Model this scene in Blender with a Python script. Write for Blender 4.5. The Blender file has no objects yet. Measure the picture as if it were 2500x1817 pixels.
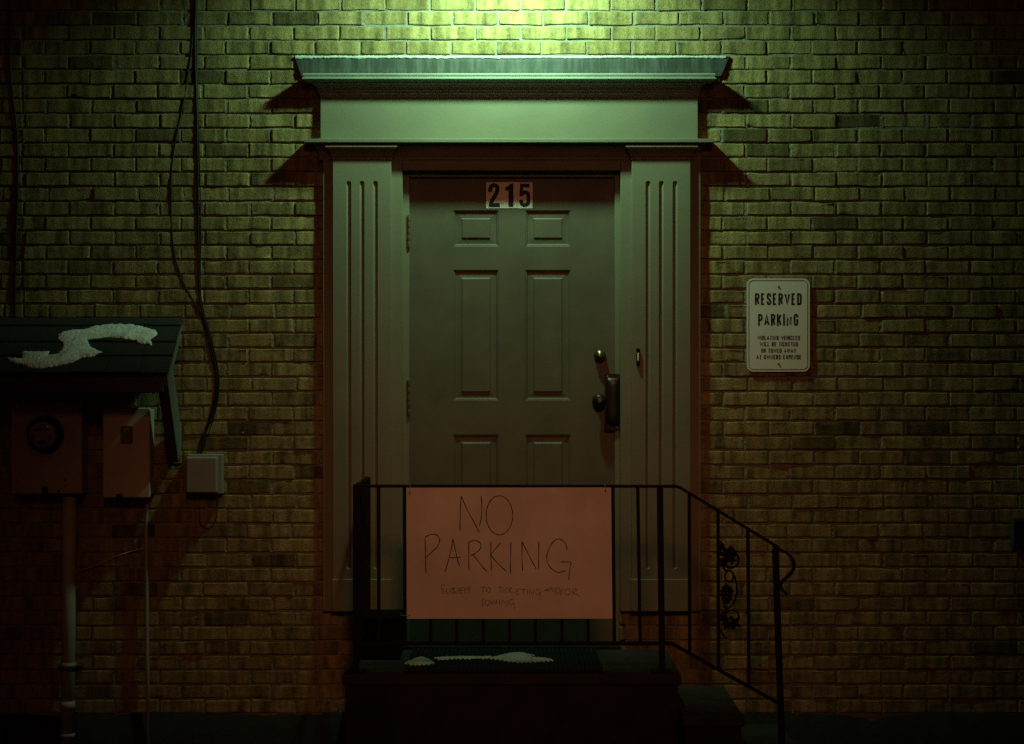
import bpy, math, random
import numpy as np
from mathutils import Vector
from mathutils.geometry import delaunay_2d_cdt
random.seed(7); rng = np.random.RandomState(11)
S = bpy.context.scene
COL = S.collection
# ------------------------------------------------------------------ camera
F, D, CZ, CU, CV = 4770.0, 9.0, 1.79, 1250.0, 908.5
cam_d = bpy.data.cameras.new('camera'); cam = bpy.data.objects.new('camera', cam_d); COL.objects.link(cam)
cam.location = (0, -D, CZ); cam.rotation_euler = (math.radians(90), 0, 0)
cam_d.sensor_width = 36; cam_d.lens = 36 * F / 2500; cam_d.clip_end = 500; cam_d.clip_start = 0.05
S.camera = cam
# ------------------------------------------------------------------ night sky glow, wall lamp light, exposure
W = bpy.data.worlds.new('World'); S.world = W; W.use_nodes = True
nt = W.node_tree; nt.nodes.clear()
out = nt.nodes.new('ShaderNodeOutputWorld'); bg = nt.nodes.new('ShaderNodeBackground')
tc = nt.nodes.new('ShaderNodeTexCoord'); sx = nt.nodes.new('ShaderNodeSeparateXYZ')
mr = nt.nodes.new('ShaderNodeMapRange'); rp = nt.nodes.new('ShaderNodeMix'); rp.data_type = 'RGBA'
nt.links.new(tc.outputs['Generated'], sx.inputs[0]); nt.links.new(sx.outputs['Y'], mr.inputs[0])
mr.inputs[1].default_value = 0.1; mr.inputs[2].default_value = -1.0; mr.inputs[3].default_value = 0; mr.inputs[4].default_value = 1
nt.links.new(mr.outputs[0], rp.inputs[0])
rp.inputs[6].default_value = (0.020, 0.006, 0.003, 1)      # dark sky over the roof
rp.inputs[7].default_value = (0.40, 0.122, 0.055, 1)       # sodium glow from the street side
nt.links.new(rp.outputs[2], bg.inputs[0]); bg.inputs[1].default_value = 0.09
nt.links.new(bg.outputs[0], out.inputs[0])
LAMP = Vector((0.0, -0.50, 3.772))
ld = bpy.data.lights.new('lamp_light', 'SPOT'); lamp_light = bpy.data.objects.new('lamp_light', ld); COL.objects.link(lamp_light)
lamp_light.location = LAMP
ld.energy = 150; ld.color = (0.48, 1.0, 0.54); ld.shadow_soft_size = 0.06
ld.spot_size = math.radians(113); ld.spot_blend = 1.0; lamp_light.scale = (2.75, 1, 1)
lamp_light.rotation_euler = Vector((0, 0.743, -0.669)).to_track_quat('-Z', 'Y').to_euler()
# sodium street lamp across the lot, behind the camera: it lights the street side of the poster board
STREET = Vector((0.9, -12.5, 7.0))
sd_ = bpy.data.lights.new('street_light', 'SPOT'); street_light = bpy.data.objects.new('street_light', sd_); COL.objects.link(street_light)
street_light.location = STREET
sd_.energy = 940; sd_.color = (1.0, 0.37, 0.16); sd_.shadow_soft_size = 0.9
sd_.spot_size = math.radians(17); sd_.spot_blend = 1.0
street_light.rotation_euler = (Vector((0.05, -.4, 1.45)) - STREET).to_track_quat('-Z', 'Y').to_euler()
S.view_settings.view_transform = 'Standard'; S.view_settings.look = 'None'
S.view_settings.exposure = 0.0; S.view_settings.gamma = 1.0
S.render.engine = 'CYCLES'
S.cycles.max_bounces = 6; S.cycles.use_denoising = False; S.cycles.sample_clamp_indirect = 0.5; S.cycles.sample_clamp_direct = 2.5; S.cycles.caustics_reflective = False
# ------------------------------------------------------------------ helpers: photo pixel -> point at a depth
def X(u, y=0.0): return (u - CU) * (D + y) / F
def Z(v, y=0.0): return CZ - (v - CV) * (D + y) / F
def on_plane(u, v, p0, n):
    o = Vector((0, -D, CZ)); d = Vector(((u - CU) / F, 1, -(v - CV) / F))
    return o + d * ((Vector(p0) - o).dot(n) / d.dot(n))

class MB:
    def __init__(s): s.v = []; s.f = []; s.sm = []
    def add(s, vs, fs, smooth=False):
        o = len(s.v); s.v += [tuple(p) for p in vs]
        s.f += [tuple(i + o for i in f) for f in fs]; s.sm += [smooth] * len(fs)
    def box(s, x0, x1, y0, y1, z0, z1, b=0.0):
        x0, x1 = min(x0, x1), max(x0, x1); y0, y1 = min(y0, y1), max(y0, y1); z0, z1 = min(z0, z1), max(z0, z1)
        if b <= 0:
            vs = [(x, y, z) for z in (z0, z1) for y in (y0, y1) for x in (x0, x1)]
            s.add(vs, [(0, 2, 3, 1), (4, 5, 7, 6), (0, 1, 5, 4), (2, 6, 7, 3), (0, 4, 6, 2), (1, 3, 7, 5)]); return
        b = min(b, (x1 - x0) / 2.01, (y1 - y0) / 2.01, (z1 - z0) / 2.01)
        vs = []; idx = {}
        for iz in (0, 1):
            for iy in (0, 1):
                for ix in (0, 1):
                    for a in range(3):
                        p = [(x0, x1)[ix], (y0, y1)[iy], (z0, z1)[iz]]
                        for k, i in enumerate((ix, iy, iz)):
                            if k != a: p[k] += b if i == 0 else -b
                        idx[ix, iy, iz, a] = len(vs); vs.append(p)
        fs = []
        R = (0, 1)
        for a in range(3):
            o1, o2 = [k for k in range(3) if k != a]
            for side in R:
                q = []
                for (i, j) in ((0, 0), (1, 0), (1, 1), (0, 1)):
                    t = [0, 0, 0]; t[a] = side; t[o1] = i; t[o2] = j; q.append(idx[t[0], t[1], t[2], a])
                fs.append(tuple(q))
            for i in R:
                for j in R:
                    t0 = [0, 0, 0]; t1 = [0, 0, 0]; t0[o1] = t1[o1] = i; t0[o2] = t1[o2] = j; t0[a] = 0; t1[a] = 1
                    fs.append((idx[(*t0, o1)], idx[(*t1, o1)], idx[(*t1, o2)], idx[(*t0, o2)]))
        for ix in R:
            for iy in R:
                for iz in R: fs.append(tuple(idx[ix, iy, iz, a] for a in range(3)))
        s.add(vs, fs)
    def bar(s, p, q, w, d=None, up=(0, -1, 0)):
        """square bar from p to q, w across, d along up"""
        p, q = Vector(p), Vector(q); d = d or w
        t = (q - p).normalized(); u = Vector(up); u = (u - t * u.dot(t)).normalized(); n = t.cross(u)
        vs = [c + n * a * w / 2 + u * b * d / 2 for c in (p, q) for a, b in ((-1, -1), (1, -1), (1, 1), (-1, 1))]
        s.add(vs, [(0, 1, 2, 3), (7, 6, 5, 4), (0, 4, 5, 1), (1, 5, 6, 2), (2, 6, 7, 3), (3, 7, 4, 0)])
    def tube(s, pts, r, n=10, flat=None, cap=True):
        pts = [Vector(p) for p in pts]; m = len(pts)
        rs = r if isinstance(r, (list, tuple)) else [r] * m
        prev = None; vs = []
        for i, p in enumerate(pts):
            t = (pts[min(i + 1, m - 1)] - pts[max(i - 1, 0)])
            t = t.normalized() if t.length > 1e-9 else Vector((0, 0, 1))
            if prev is None:
                a = Vector((0, 1, 0)) if abs(t.y) < 0.9 else Vector((1, 0, 0)); u = (a - t * a.dot(t)).normalized()
            else: u = (prev - t * prev.dot(t)).normalized()
            prev = u; w = t.cross(u)
            for k in range(n):
                a = 2 * math.pi * k / n; o = u * math.cos(a) * rs[i] + w * math.sin(a) * rs[i]
                if flat: o.y *= flat
                vs.append(p + o)
        fs = [(i * n + k, i * n + (k + 1) % n, (i + 1) * n + (k + 1) % n, (i + 1) * n + k) for i in range(m - 1) for k in range(n)]
        if cap: fs += [tuple(range(n - 1, -1, -1)), tuple((m - 1) * n + k for k in range(n))]
        s.add(vs, fs, True)
    def lathe(s, c, prof, axis='y', n=32):
        """prof: (radius, offset towards viewer) for axis y; (radius, z) for axis z"""
        c = Vector(c); vs = []
        for r, h in prof:
            for k in range(n):
                a = 2 * math.pi * k / n
                if axis == 'y': vs.append(c + Vector((r * math.cos(a), -h, r * math.sin(a))))
                else: vs.append(c + Vector((r * math.cos(a), r * math.sin(a), h)))
        m = len(prof)
        fs = [(i * n + k, i * n + (k + 1) % n, (i + 1) * n + (k + 1) % n, (i + 1) * n + k) for i in range(m - 1) for k in range(n)]
        fs += [tuple(range(n - 1, -1, -1)), tuple((m - 1) * n + k for k in range(n))]
        s.add(vs, fs, True)
    def mould(s, x0, x1, yf, prof, yb=0.0, kx=1.0):
        """mitred moulding: prof (projection, z) from the bottom up, returns on both ends"""
        vs = []
        for p, z in prof:
            vs += [(x0 - p * kx, yb, z), (x0 - p * kx, yf - p, z), (x1 + p * kx, yf - p, z), (x1 + p * kx, yb, z)]
        m = len(prof); fs = []
        for i in range(m - 1):
            a, b = 4 * i, 4 * i + 4
            fs += [(a, a + 1, b + 1, b), (a + 1, a + 2, b + 2, b + 1), (a + 2, a + 3, b + 3, b + 2)]
        fs += [(3, 2, 1, 0), (4 * m - 4, 4 * m - 3, 4 * m - 2, 4 * m - 1)]
        s.add(vs, fs)
    def prism(s, poly, y0, y1):
        """polygon of (x,z) extruded from y0 (front) to y1 (back)"""
        n = len(poly)
        vs = [(x, y0, z) for x, z in poly] + [(x, y1, z) for x, z in poly]
        fs = [tuple(range(n)), tuple(range(2 * n - 1, n - 1, -1))] + [(i, (i + 1) % n, n + (i + 1) % n, n + i) for i in range(n)]
        s.add(vs, fs)
    def build(s, name, m, parent=None, auto=35):
        me = bpy.data.meshes.new(name)
        off = Vector(parent_loc(parent)) if parent else Vector((0, 0, 0))
        me.from_pydata([tuple(Vector(p) - off) for p in s.v], [], s.f); me.validate(); me.update()
        import bmesh
        b = bmesh.new(); b.from_mesh(me); bmesh.ops.recalc_face_normals(b, faces=b.faces); b.to_mesh(me); b.free()
        if len(me.polygons) == len(s.sm): me.polygons.foreach_set('use_smooth', s.sm)
        me.materials.append(m)
        o = bpy.data.objects.new(name, me); COL.objects.link(o)
        if parent: o.parent = parent
        return o

def parent_loc(p):
    v = Vector((0, 0, 0))
    while p is not None: v += Vector(p.location); p = p.parent
    return v
def tag(o, label, cat, group=None):
    o['label'] = label; o['category'] = cat
    if group: o['group'] = group
    return o
def thing(name, loc, label, cat, group=None):
    o = bpy.data.objects.new(name, None); COL.objects.link(o); o.location = loc; o.empty_display_size = 0.1
    return tag(o, label, cat, group)
def one(mb, name, m, label, cat, group=None): return tag(mb.build(name, m), label, cat, group)

# ------------------------------------------------------------------ materials
def mat(name, col, rough=0.6, metal=0.0, var=0.0, vscale=8.0, bump=0.0, bscale=200.0, col2=None, spec=0.4, stretch=(1, 1, 1), thresh=None):
    m = bpy.data.materials.new(name); m.use_nodes = True; n = m.node_tree.nodes; l = m.node_tree.links
    b = n['Principled BSDF']; b.inputs['Roughness'].default_value = rough; b.inputs['Metallic'].default_value = metal
    b.inputs['Specular IOR Level'].default_value = spec
    b.inputs['Base Color'].default_value = (*col, 1)
    t = n.new('ShaderNodeTexCoord'); mp = n.new('ShaderNodeMapping'); mp.inputs['Scale'].default_value = stretch
    l.new(t.outputs['Object'], mp.inputs[0])
    if col2 or var:
        nz = n.new('ShaderNodeTexNoise'); nz.inputs['Scale'].default_value = vscale; nz.inputs['Detail'].default_value = 8
        nz.inputs['Roughness'].default_value = 0.65
        l.new(mp.outputs[0], nz.inputs['Vector'])
        r = n.new('ShaderNodeValToRGB'); lo, hi = thresh or (0.3, 0.7)
        r.color_ramp.elements[0].position = lo; r.color_ramp.elements[1].position = hi
        c2 = col2 or tuple(c * (1 - var) for c in col)
        r.color_ramp.elements[0].color = (*c2, 1); r.color_ramp.elements[1].color = (*col, 1)
        l.new(nz.outputs[0], r.inputs[0]); l.new(r.outputs[0], b.inputs['Base Color'])
        rr = n.new('ShaderNodeMapRange'); rr.inputs[3].default_value = min(1, rough + 0.12); rr.inputs[4].default_value = max(0.05, rough - 0.1)
        l.new(nz.outputs[0], rr.inputs[0]); l.new(rr.outputs[0], b.inputs['Roughness'])
    if bump:
        nb = n.new('ShaderNodeTexNoise'); nb.inputs['Scale'].default_value = bscale; nb.inputs['Detail'].default_value = 6
        l.new(mp.outputs[0], nb.inputs['Vector'])
        bp = n.new('ShaderNodeBump'); bp.inputs['Distance'].default_value = bump; bp.inputs['Strength'].default_value = 1
        l.new(nb.outputs[0], bp.inputs['Height']); l.new(bp.outputs[0], b.inputs['Normal'])
    return m

def brick_mat():
    m = bpy.data.materials.new('buff_brick'); m.use_nodes = True; n = m.node_tree.nodes; l = m.node_tree.links
    b = n['Principled BSDF']; b.inputs['Roughness'].default_value = 0.8; b.inputs['Specular IOR Level'].default_value = 0.25
    at = n.new('ShaderNodeAttribute'); at.attribute_name = 'brick_rnd'
    sp = n.new('ShaderNodeSeparateColor'); l.new(at.outputs['Color'], sp.inputs[0])
    t = n.new('ShaderNodeTexCoord')
    mp = n.new('ShaderNodeMapping'); mp.inputs['Scale'].default_value = (26, 1, 2.2); l.new(t.outputs['Object'], mp.inputs[0])
    w = n.new('ShaderNodeMath'); w.operation = 'MULTIPLY'; w.inputs[1].default_value = 60; l.new(sp.outputs[2], w.inputs[0])
    ns = n.new('ShaderNodeTexNoise'); ns.noise_dimensions = '4D'; ns.inputs['Scale'].default_value = 1; ns.inputs['Detail'].default_value = 2.5
    l.new(mp.outputs[0], ns.inputs['Vector']); l.new(w.outputs[0], ns.inputs['W'])
    nf = n.new('ShaderNodeTexNoise'); nf.inputs['Scale'].default_value = 42; nf.inputs['Detail'].default_value = 9; nf.inputs['Roughness'].default_value = 0.75
    l.new(t.outputs['Object'], nf.inputs['Vector'])
    a1 = n.new('ShaderNodeMath'); a1.operation = 'MULTIPLY_ADD'; a1.inputs[1].default_value = 0.58; l.new(ns.outputs[0], a1.inputs[0])
    a2 = n.new('ShaderNodeMath'); a2.operation = 'MULTIPLY'; a2.inputs[1].default_value = 0.42; l.new(nf.outputs[0], a2.inputs[0]); l.new(a2.outputs[0], a1.inputs[2])
    r = n.new('ShaderNodeValToRGB'); e = r.color_ramp.elements
    e[0].position = 0.36; e[0].color = (0.082, 0.068, 0.032, 1); e[1].position = 0.63; e[1].color = (0.41, 0.325, 0.150, 1)
    k = r.color_ramp.elements.new(0.49); k.color = (0.242, 0.186, 0.076, 1)
    l.new(a1.outputs[0], r.inputs[0])
    # per-brick darkness (a few hard-burnt bricks)
    dr = n.new('ShaderNodeValToRGB'); d = dr.color_ramp.elements
    d[0].position = 0.0; d[0].color = (0.34, 0.33, 0.32, 1); d[1].position = 1.0; d[1].color = (1.10, 1.08, 1.05, 1)
    k = dr.color_ramp.elements.new(0.03); k.color = (0.55, 0.53, 0.50, 1)
    k = dr.color_ramp.elements.new(0.08); k.color = (0.86, 0.85, 0.83, 1)
    l.new(sp.outputs[0], dr.inputs[0])
    mx = n.new('ShaderNodeMix'); mx.data_type = 'RGBA'; mx.blend_type = 'MULTIPLY'; mx.inputs[0].default_value = 1
    l.new(r.outputs[0], mx.inputs[6]); l.new(dr.outputs[0], mx.inputs[7])
    # dark pits and pale specks
    vo = n.new('ShaderNodeTexVoronoi'); vo.inputs['Scale'].default_value = 30; l.new(t.outputs['Object'], vo.inputs['Vector'])
    gt = n.new('ShaderNodeMapRange'); gt.inputs[1].default_value = 0.03; gt.inputs[2].default_value = 0.13; gt.inputs[3].default_value = 0.45; gt.inputs[4].default_value = 1
    l.new(vo.outputs['Distance'], gt.inputs[0])
    m2 = n.new('ShaderNodeMix'); m2.data_type = 'RGBA'; m2.blend_type = 'MULTIPLY'; m2.inputs[0].default_value = 1
    l.new(mx.outputs[2], m2.inputs[6]); l.new(gt.outputs[0], m2.inputs[7])
    v2 = n.new('ShaderNodeTexVoronoi'); v2.inputs['Scale'].default_value = 7.3; l.new(t.outputs['Object'], v2.inputs['Vector'])
    g2 = n.new('ShaderNodeMapRange'); g2.inputs[1].default_value = 0.022; g2.inputs[2].default_value = 0.034; g2.inputs[3].default_value = 1; g2.inputs[4].default_value = 0
    l.new(v2.outputs['Distance'], g2.inputs[0])
    m3 = n.new('ShaderNodeMix'); m3.data_type = 'RGBA'; l.new(g2.outputs[0], m3.inputs[0]); l.new(m2.outputs[2], m3.inputs[6]); m3.inputs[7].default_value = (0.5, 0.48, 0.42, 1)
    l.new(m3.outputs[2], b.inputs['Base Color'])
    nb = n.new('ShaderNodeTexNoise'); nb.inputs['Scale'].default_value = 130; nb.inputs['Detail'].default_value = 8; nb.inputs['Roughness'].default_value = 0.7
    l.new(t.outputs['Object'], nb.inputs['Vector'])
    ad = n.new('ShaderNodeMath'); ad.operation = 'MULTIPLY_ADD'; ad.inputs[1].default_value = 0.6; l.new(gt.outputs[0], ad.inputs[0]); l.new(nb.outputs[0], ad.inputs[2])
    bp = n.new('ShaderNodeBump'); bp.inputs['Distance'].default_value = 0.0035; l.new(ad.outputs[0], bp.inputs['Height']); l.new(bp.outputs[0], b.inputs['Normal'])
    return m

M = {}
M['brick'] = brick_mat()
M['mortar'] = mat('grey_mortar', (0.28, 0.27, 0.225), 0.95, var=0.4, vscale=30, bump=0.003, bscale=110)
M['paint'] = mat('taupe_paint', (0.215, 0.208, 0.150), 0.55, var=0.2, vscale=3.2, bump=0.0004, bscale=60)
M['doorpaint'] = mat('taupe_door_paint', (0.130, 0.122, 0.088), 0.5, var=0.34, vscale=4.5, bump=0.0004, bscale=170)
M['flash'] = mat('weathered_cap_metal', (0.030, 0.037, 0.034), 0.65, metal=0.0, col2=(0.07, 0.08, 0.075), vscale=30, stretch=(1, 1, 0.12), thresh=(0.38, 0.56), bump=0.0008, bscale=90)
M['trim_edge'] = mat('cornice_edge_paint', (0.27, 0.29, 0.25), 0.45, var=0.25, vscale=9)
M['snow'] = mat('snow', (0.90, 0.93, 0.94), 0.8, var=0.45, vscale=34, bump=0.007, bscale=70)
M['frost'] = mat('thin_frost', (0.62, 0.64, 0.62), 0.7, var=0.4, vscale=60, bump=0.003, bscale=90)
M['white'] = mat('white_card', (0.80, 0.76, 0.70), 0.7, var=0.07, vscale=5)
M['board'] = mat('white_poster_board', (0.86, 0.83, 0.77), 0.7, var=0.30, vscale=3.1, thresh=(0.22, 0.6), bump=0.002, bscale=9)
M['sticker'] = mat('white_vinyl', (0.88, 0.86, 0.80), 0.4, var=0.08, vscale=20)
M['signface'] = mat('white_sign_enamel', (0.86, 0.84, 0.82), 0.4, var=0.08, vscale=14)
M['ink'] = mat('black_ink', (0.012, 0.012, 0.014), 0.6)
M['marker'] = mat('black_marker', (0.010, 0.008, 0.008), 0.8)
M['iron'] = mat('black_iron_paint', (0.010, 0.0095, 0.010), 0.55, var=0.4, vscale=30, bump=0.0006, bscale=120, spec=0.15)
M['brass'] = mat('brass', (0.24, 0.17, 0.08), 0.3, metal=0.9, var=0.3, vscale=40)
M['bronze'] = mat('dark_bronze', (0.05, 0.042, 0.035), 0.36, metal=0.7, var=0.3, vscale=30)
M['screw'] = mat('screw_steel', (0.45, 0.44, 0.40), 0.3, metal=1.0)
M['rust'] = mat('rusty_hinge', (0.17, 0.115, 0.06), 0.6, metal=0.3, var=0.5, vscale=40)
M['shingle'] = mat('black_shingle', (0.030, 0.031, 0.032), 0.9, var=0.55, vscale=160, bump=0.004, bscale=260)
M['wood'] = mat('bare_brown_wood', (0.075, 0.055, 0.04), 0.8, var=0.4, vscale=6, stretch=(6, 6, 0.8), bump=0.001, bscale=80)
M['whitetrim'] = mat('pale_trim_paint', (0.20, 0.20, 0.18), 0.6, var=0.3, vscale=12)
M['cabinet'] = mat('grey_meter_paint', (0.42, 0.37, 0.32), 0.6, var=0.3, vscale=5, bump=0.0004, bscale=90)
M['cabinet2'] = mat('beige_box_paint', (0.52, 0.46, 0.39), 0.55, var=0.2, vscale=5, bump=0.0004, bscale=90)
M['plastic'] = mat('grey_plastic', (0.30, 0.285, 0.25), 0.5, var=0.15, vscale=10)
M['pvc'] = mat('grey_conduit', (0.42, 0.41, 0.38), 0.5, var=0.35, vscale=7, stretch=(1, 1, 0.5))
M['cable'] = mat('black_cable_rubber', (0.010, 0.011, 0.011), 0.5, spec=0.3)
M['dial'] = mat('meter_dial', (0.20, 0.18, 0.16), 0.5)
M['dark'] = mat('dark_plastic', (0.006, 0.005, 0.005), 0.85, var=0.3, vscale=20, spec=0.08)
M['concrete'] = mat('worn_concrete', (0.042, 0.039, 0.034), 0.9, var=0.55, vscale=7, bump=0.003, bscale=75)
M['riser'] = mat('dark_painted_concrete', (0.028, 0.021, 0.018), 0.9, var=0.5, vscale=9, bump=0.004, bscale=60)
M['parge'] = mat('rough_parging', (0.022, 0.018, 0.015), 0.95, var=0.6, vscale=10, bump=0.008, bscale=45)
M['mat'] = mat('black_rubber', (0.012, 0.012, 0.013), 0.8, bump=0.001, bscale=150, spec=0.2)
M['asphalt'] = mat('wet_asphalt', (0.035, 0.033, 0.032), 0.85, var=0.5, vscale=2.5, bump=0.004, bscale=70)
M['string'] = mat('pale_string', (0.55, 0.50, 0.42), 0.8)
M['rusthole'] = mat('hole_dark', (0.04, 0.02, 0.012), 0.9)
def glass():      # thin clear cover: mostly see-through with a glossy skin
    m = bpy.data.materials.new('meter_glass'); m.use_nodes = True; n = m.node_tree.nodes; l = m.node_tree.links
    tr = n.new('ShaderNodeBsdfTransparent'); gl = n.new('ShaderNodeBsdfGlossy'); gl.inputs['Roughness'].default_value = 0.12
    fr = n.new('ShaderNodeFresnel'); fr.inputs[0].default_value = 1.25; mx = n.new('ShaderNodeMixShader')
    l.new(fr.outputs[0], mx.inputs[0]); l.new(tr.outputs[0], mx.inputs[1]); l.new(gl.outputs[0], mx.inputs[2])
    l.new(mx.outputs[0], n['Material Output'].inputs['Surface']); return m
M['glass'] = glass()
def bulbm():
    m = bpy.data.materials.new('lit_bulb'); m.use_nodes = True; b = m.node_tree.nodes['Principled BSDF']
    b.inputs['Emission Color'].default_value = (0.56, 1, 0.5, 1); b.inputs['Emission Strength'].default_value = 14
    return m
M['bulb'] = bulbm()

# ------------------------------------------------------------------ ground
g = MB(); g.add([(-60, -60, 0), (60, -60, 0), (60, 0.3, 0), (-60, 0.3, 0)], [(0, 1, 2, 3)])
go = g.build('ground', M['asphalt']); go['kind'] = 'structure'; go['label'] = 'dark asphalt ground in front of the brick wall'

# ------------------------------------------------------------------ brick wall
XL, XR = -3.4, 3.4
DOOR_L, DOOR_R, DOOR_T = X(982, .0), X(1516, .0), Z(416, 0)
wall = thing('brick_wall', (0, 0, 0), 'yellow buff brick wall with grey mortar behind the doorway', 'wall')
course = 35.75 / 530; bl = 110.2 / 530; joint = 0.0095
z_top0 = Z(62.9)
base_v = 1744; z_base = Z(base_v)
verts, faces, cols = [], [], []; heads = []
def brick(x0, x1, z0, z1):
    global verts, faces, cols
    yo = rng.normal(0, 0.0014); tx = rng.normal(0, 0.006); tz = rng.normal(0, 0.012)
    x0 += rng.normal(0, 0.0012); x1 += rng.normal(0, 0.0012); z0 += rng.normal(0, 0.0008); z1 += rng.normal(0, 0.0008)
    nx, nz = 10, 4
    us = np.concatenate(([0, 0.010, 0.028], np.linspace(0.08, 0.92, nx - 3), [0.972, 0.990, 1])); ws = np.array([0, 0.035, 0.10, 0.35, 0.65, 0.90, 0.965, 1])
    cx, cz = (x0 + x1) / 2, (z0 + z1) / 2
    nu, nw = len(us), len(ws)
    P = np.zeros((nw, nu, 3))
    P[..., 0] = x0 + (x1 - x0) * us[None, :]; P[..., 2] = z0 + (z1 - z0) * ws[:, None]
    P[..., 1] = yo + (P[..., 0] - cx) * tx + (P[..., 2] - cz) * tz + rng.normal(0, 0.0006, (nw, nu))
    # wavy outline
    for row in (0, nw - 1):
        wob = np.cumsum(rng.normal(0, 0.0011, nu)); P[row, :, 2] += wob - wob.mean(); P[1 if row == 0 else nw - 2, :, 2] += wob - wob.mean()
    P[:, 0, 0] += rng.normal(0, 0.0009, nw); P[:, -1, 0] += rng.normal(0, 0.0009, nw)
    e = np.zeros((nw, nu)); e[0, :] = e[-1, :] = 1; e[:, 0] = e[:, -1] = 1
    P[..., 1] += e * 0.0020
    for (r, c) in ((0, 0), (0, -1), (-1, 0), (-1, -1)):     # worn or chipped corners
        a = abs(rng.normal(0, 0.002)) + (0.007 * rng.rand() if rng.rand() < 0.14 else 0)
        P[r, c, 0] += a if c == 0 else -a; P[r, c, 2] += a if r == 0 else -a; P[r, c, 1] += a * 0.5
    if rng.rand() < 0.16:
        k = rng.randint(2, nu - 2); r = 0 if rng.rand() < 0.6 else nw - 1
        dz = (0.004 + 0.006 * rng.rand()) * (1 if r == 0 else -1); P[r, k - 1:k + 1, 2] += dz; P[r, k - 1:k + 1, 1] += 0.003
    o = len(verts); verts += P.reshape(-1, 3).tolist()
    faces += [(o + j * nu + i, o + j * nu + i + 1, o + (j + 1) * nu + i + 1, o + (j + 1) * nu + i) for j in range(nw - 1) for i in range(nu - 1)]
    ring = [i for i in range(nu)] + [j * nu + nu - 1 for j in range(1, nw)] + [(nw - 1) * nu + i for i in range(nu - 2, -1, -1)] + [j * nu for j in range(nw - 2, 0, -1)]
    o2 = len(verts); verts += [(verts[o + i][0], 0.014, verts[o + i][2]) for i in ring]
    L = len(ring); faces += [(o + ring[i], o2 + i, o2 + (i + 1) % L, o + ring[(i + 1) % L]) for i in range(L)]
    cols += [(rng.rand(), rng.rand(), rng.rand(), 1)] * (nu * nw + L)
CJ = X(55)      # straight joint near the left edge of the picture
for k in range(-16, 48):
    zt = z_top0 - k * course; zb = zt - course
    if zb < z_base - 0.02: break
    z0, z1 = zb + joint / 2, zt - joint / 2
    off = X(58) if k % 2 == 0 else X(112.6 - 110.2)
    jl = off - bl * 20 + rng.normal(0, 0.004)
    x = jl
    drift = rng.normal(0, 0.003)
    while x < XR:
        w = bl
        a, b_ = x + joint / 2, x + w - joint / 2
        x += w
        if b_ < XL: continue
        segs = [(a, b_)]
        if a < CJ < b_: segs = [(a, CJ - joint / 2), (CJ + joint / 2, b_)]
        for a2, b2 in segs:
            if (z0 + z1) / 2 < DOOR_T + .03:
                jl_, jr_ = X(986), X(1513)
                if a2 < jl_ < b2: b2 = jl_
                elif a2 < jr_ < b2: a2 = jr_
            if b2 - a2 < 0.012: continue
            cx, cz = (a2 + b2) / 2, (z0 + z1) / 2
            if a2 > X(805) and b2 < X(1695) and cz < Z(215) and cz > Z(1475): continue
            if a2 > X(980) and b2 < X(1520) and cz < DOOR_T + .03: continue
            dr_ = 0 if X(900) < cx < X(1600) else drift
            brick(a2 + dr_, b2 + dr_, z0, z1); heads.append((b2 + dr_ + joint / 2, z0, z1)) if not (X(980) < b2 < X(1520)) else None
me = bpy.data.meshes.new('brick_courses'); me.from_pydata(verts, [], faces); me.update()
ca = me.color_attributes.new('brick_rnd', 'FLOAT_COLOR', 'POINT')
ca.data.foreach_set('color', np.array(cols, dtype=np.float32).ravel())
me.polygons.foreach_set('use_smooth', [True] * len(me.polygons)); me.materials.append(M['brick'])
bo = bpy.data.objects.new('brick_courses', me); COL.objects.link(bo); bo.parent = wall
mo = MB()
zt = z_top0 + 16.2 * course
yM = 0.0060
def sheet(x0, x1, z0, z1):
    nx, nz = max(1, int((x1 - x0) / 0.05)), max(1, int((z1 - z0) / 0.05))
    mo.add([(x0 + (x1 - x0) * i / nx, yM, z0 + (z1 - z0) * j / nz) for j in range(nz + 1) for i in range(nx + 1)],
           [(j * (nx + 1) + i, j * (nx + 1) + i + 1, (j + 1) * (nx + 1) + i + 1, (j + 1) * (nx + 1) + i) for j in range(nz) for i in range(nx)])
sheet(XL, DOOR_L - .02, z_base - .05, zt); sheet(DOOR_R + .02, XR, z_base - .05, zt); sheet(DOOR_L - .02, DOOR_R + .02, DOOR_T + .02, zt)
for (hx, ha, hb) in heads:      # head joints struck nearly flush, bed joints left raked
    n_ = 4; w_ = joint / 2 + .004
    vs = []
    for q in range(n_ + 1):
        z_ = ha - .001 + (hb - ha + .002) * q / n_; yy_ = .0032 + rng.normal(0, .0007)
        vs += [(hx - w_, yy_, z_), (hx + w_, yy_ + rng.normal(0, .0005), z_)]
    mo.add(vs, [(2 * q, 2 * q + 1, 2 * q + 3, 2 * q + 2) for q in range(n_)])
mo.build('mortar', M['mortar'], wall)
# parged concrete foot of the wall: a ragged top edge, rough face
pf = MB(); n = 160
row_t, row_f, row_b = [], [], []
for i in range(n + 1):
    x = XL + (XR - XL) * i / n
    rz = z_base + 0.006 * math.sin(x * 7) + rng.normal(0, 0.004) - (0.03 * max(0, 1 - abs(x - X(2140)) / 0.14))
    pr = -0.012 + 0.006 * math.sin(x * 11 + 1) + rng.normal(0, 0.002)
    row_b.append((x, 0.03, rz + .004)); row_t.append((x, pr, rz)); row_f.append((x, pr - 0.012, -0.05))
pf.add(row_b + row_t + row_f, [(r * (n + 1) + i, r * (n + 1) + i + 1, (r + 1) * (n + 1) + i + 1, (r + 1) * (n + 1) + i) for r in (0, 1) for i in range(n)], True)
pf.build('concrete_footing', M['parge'], wall)

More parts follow.
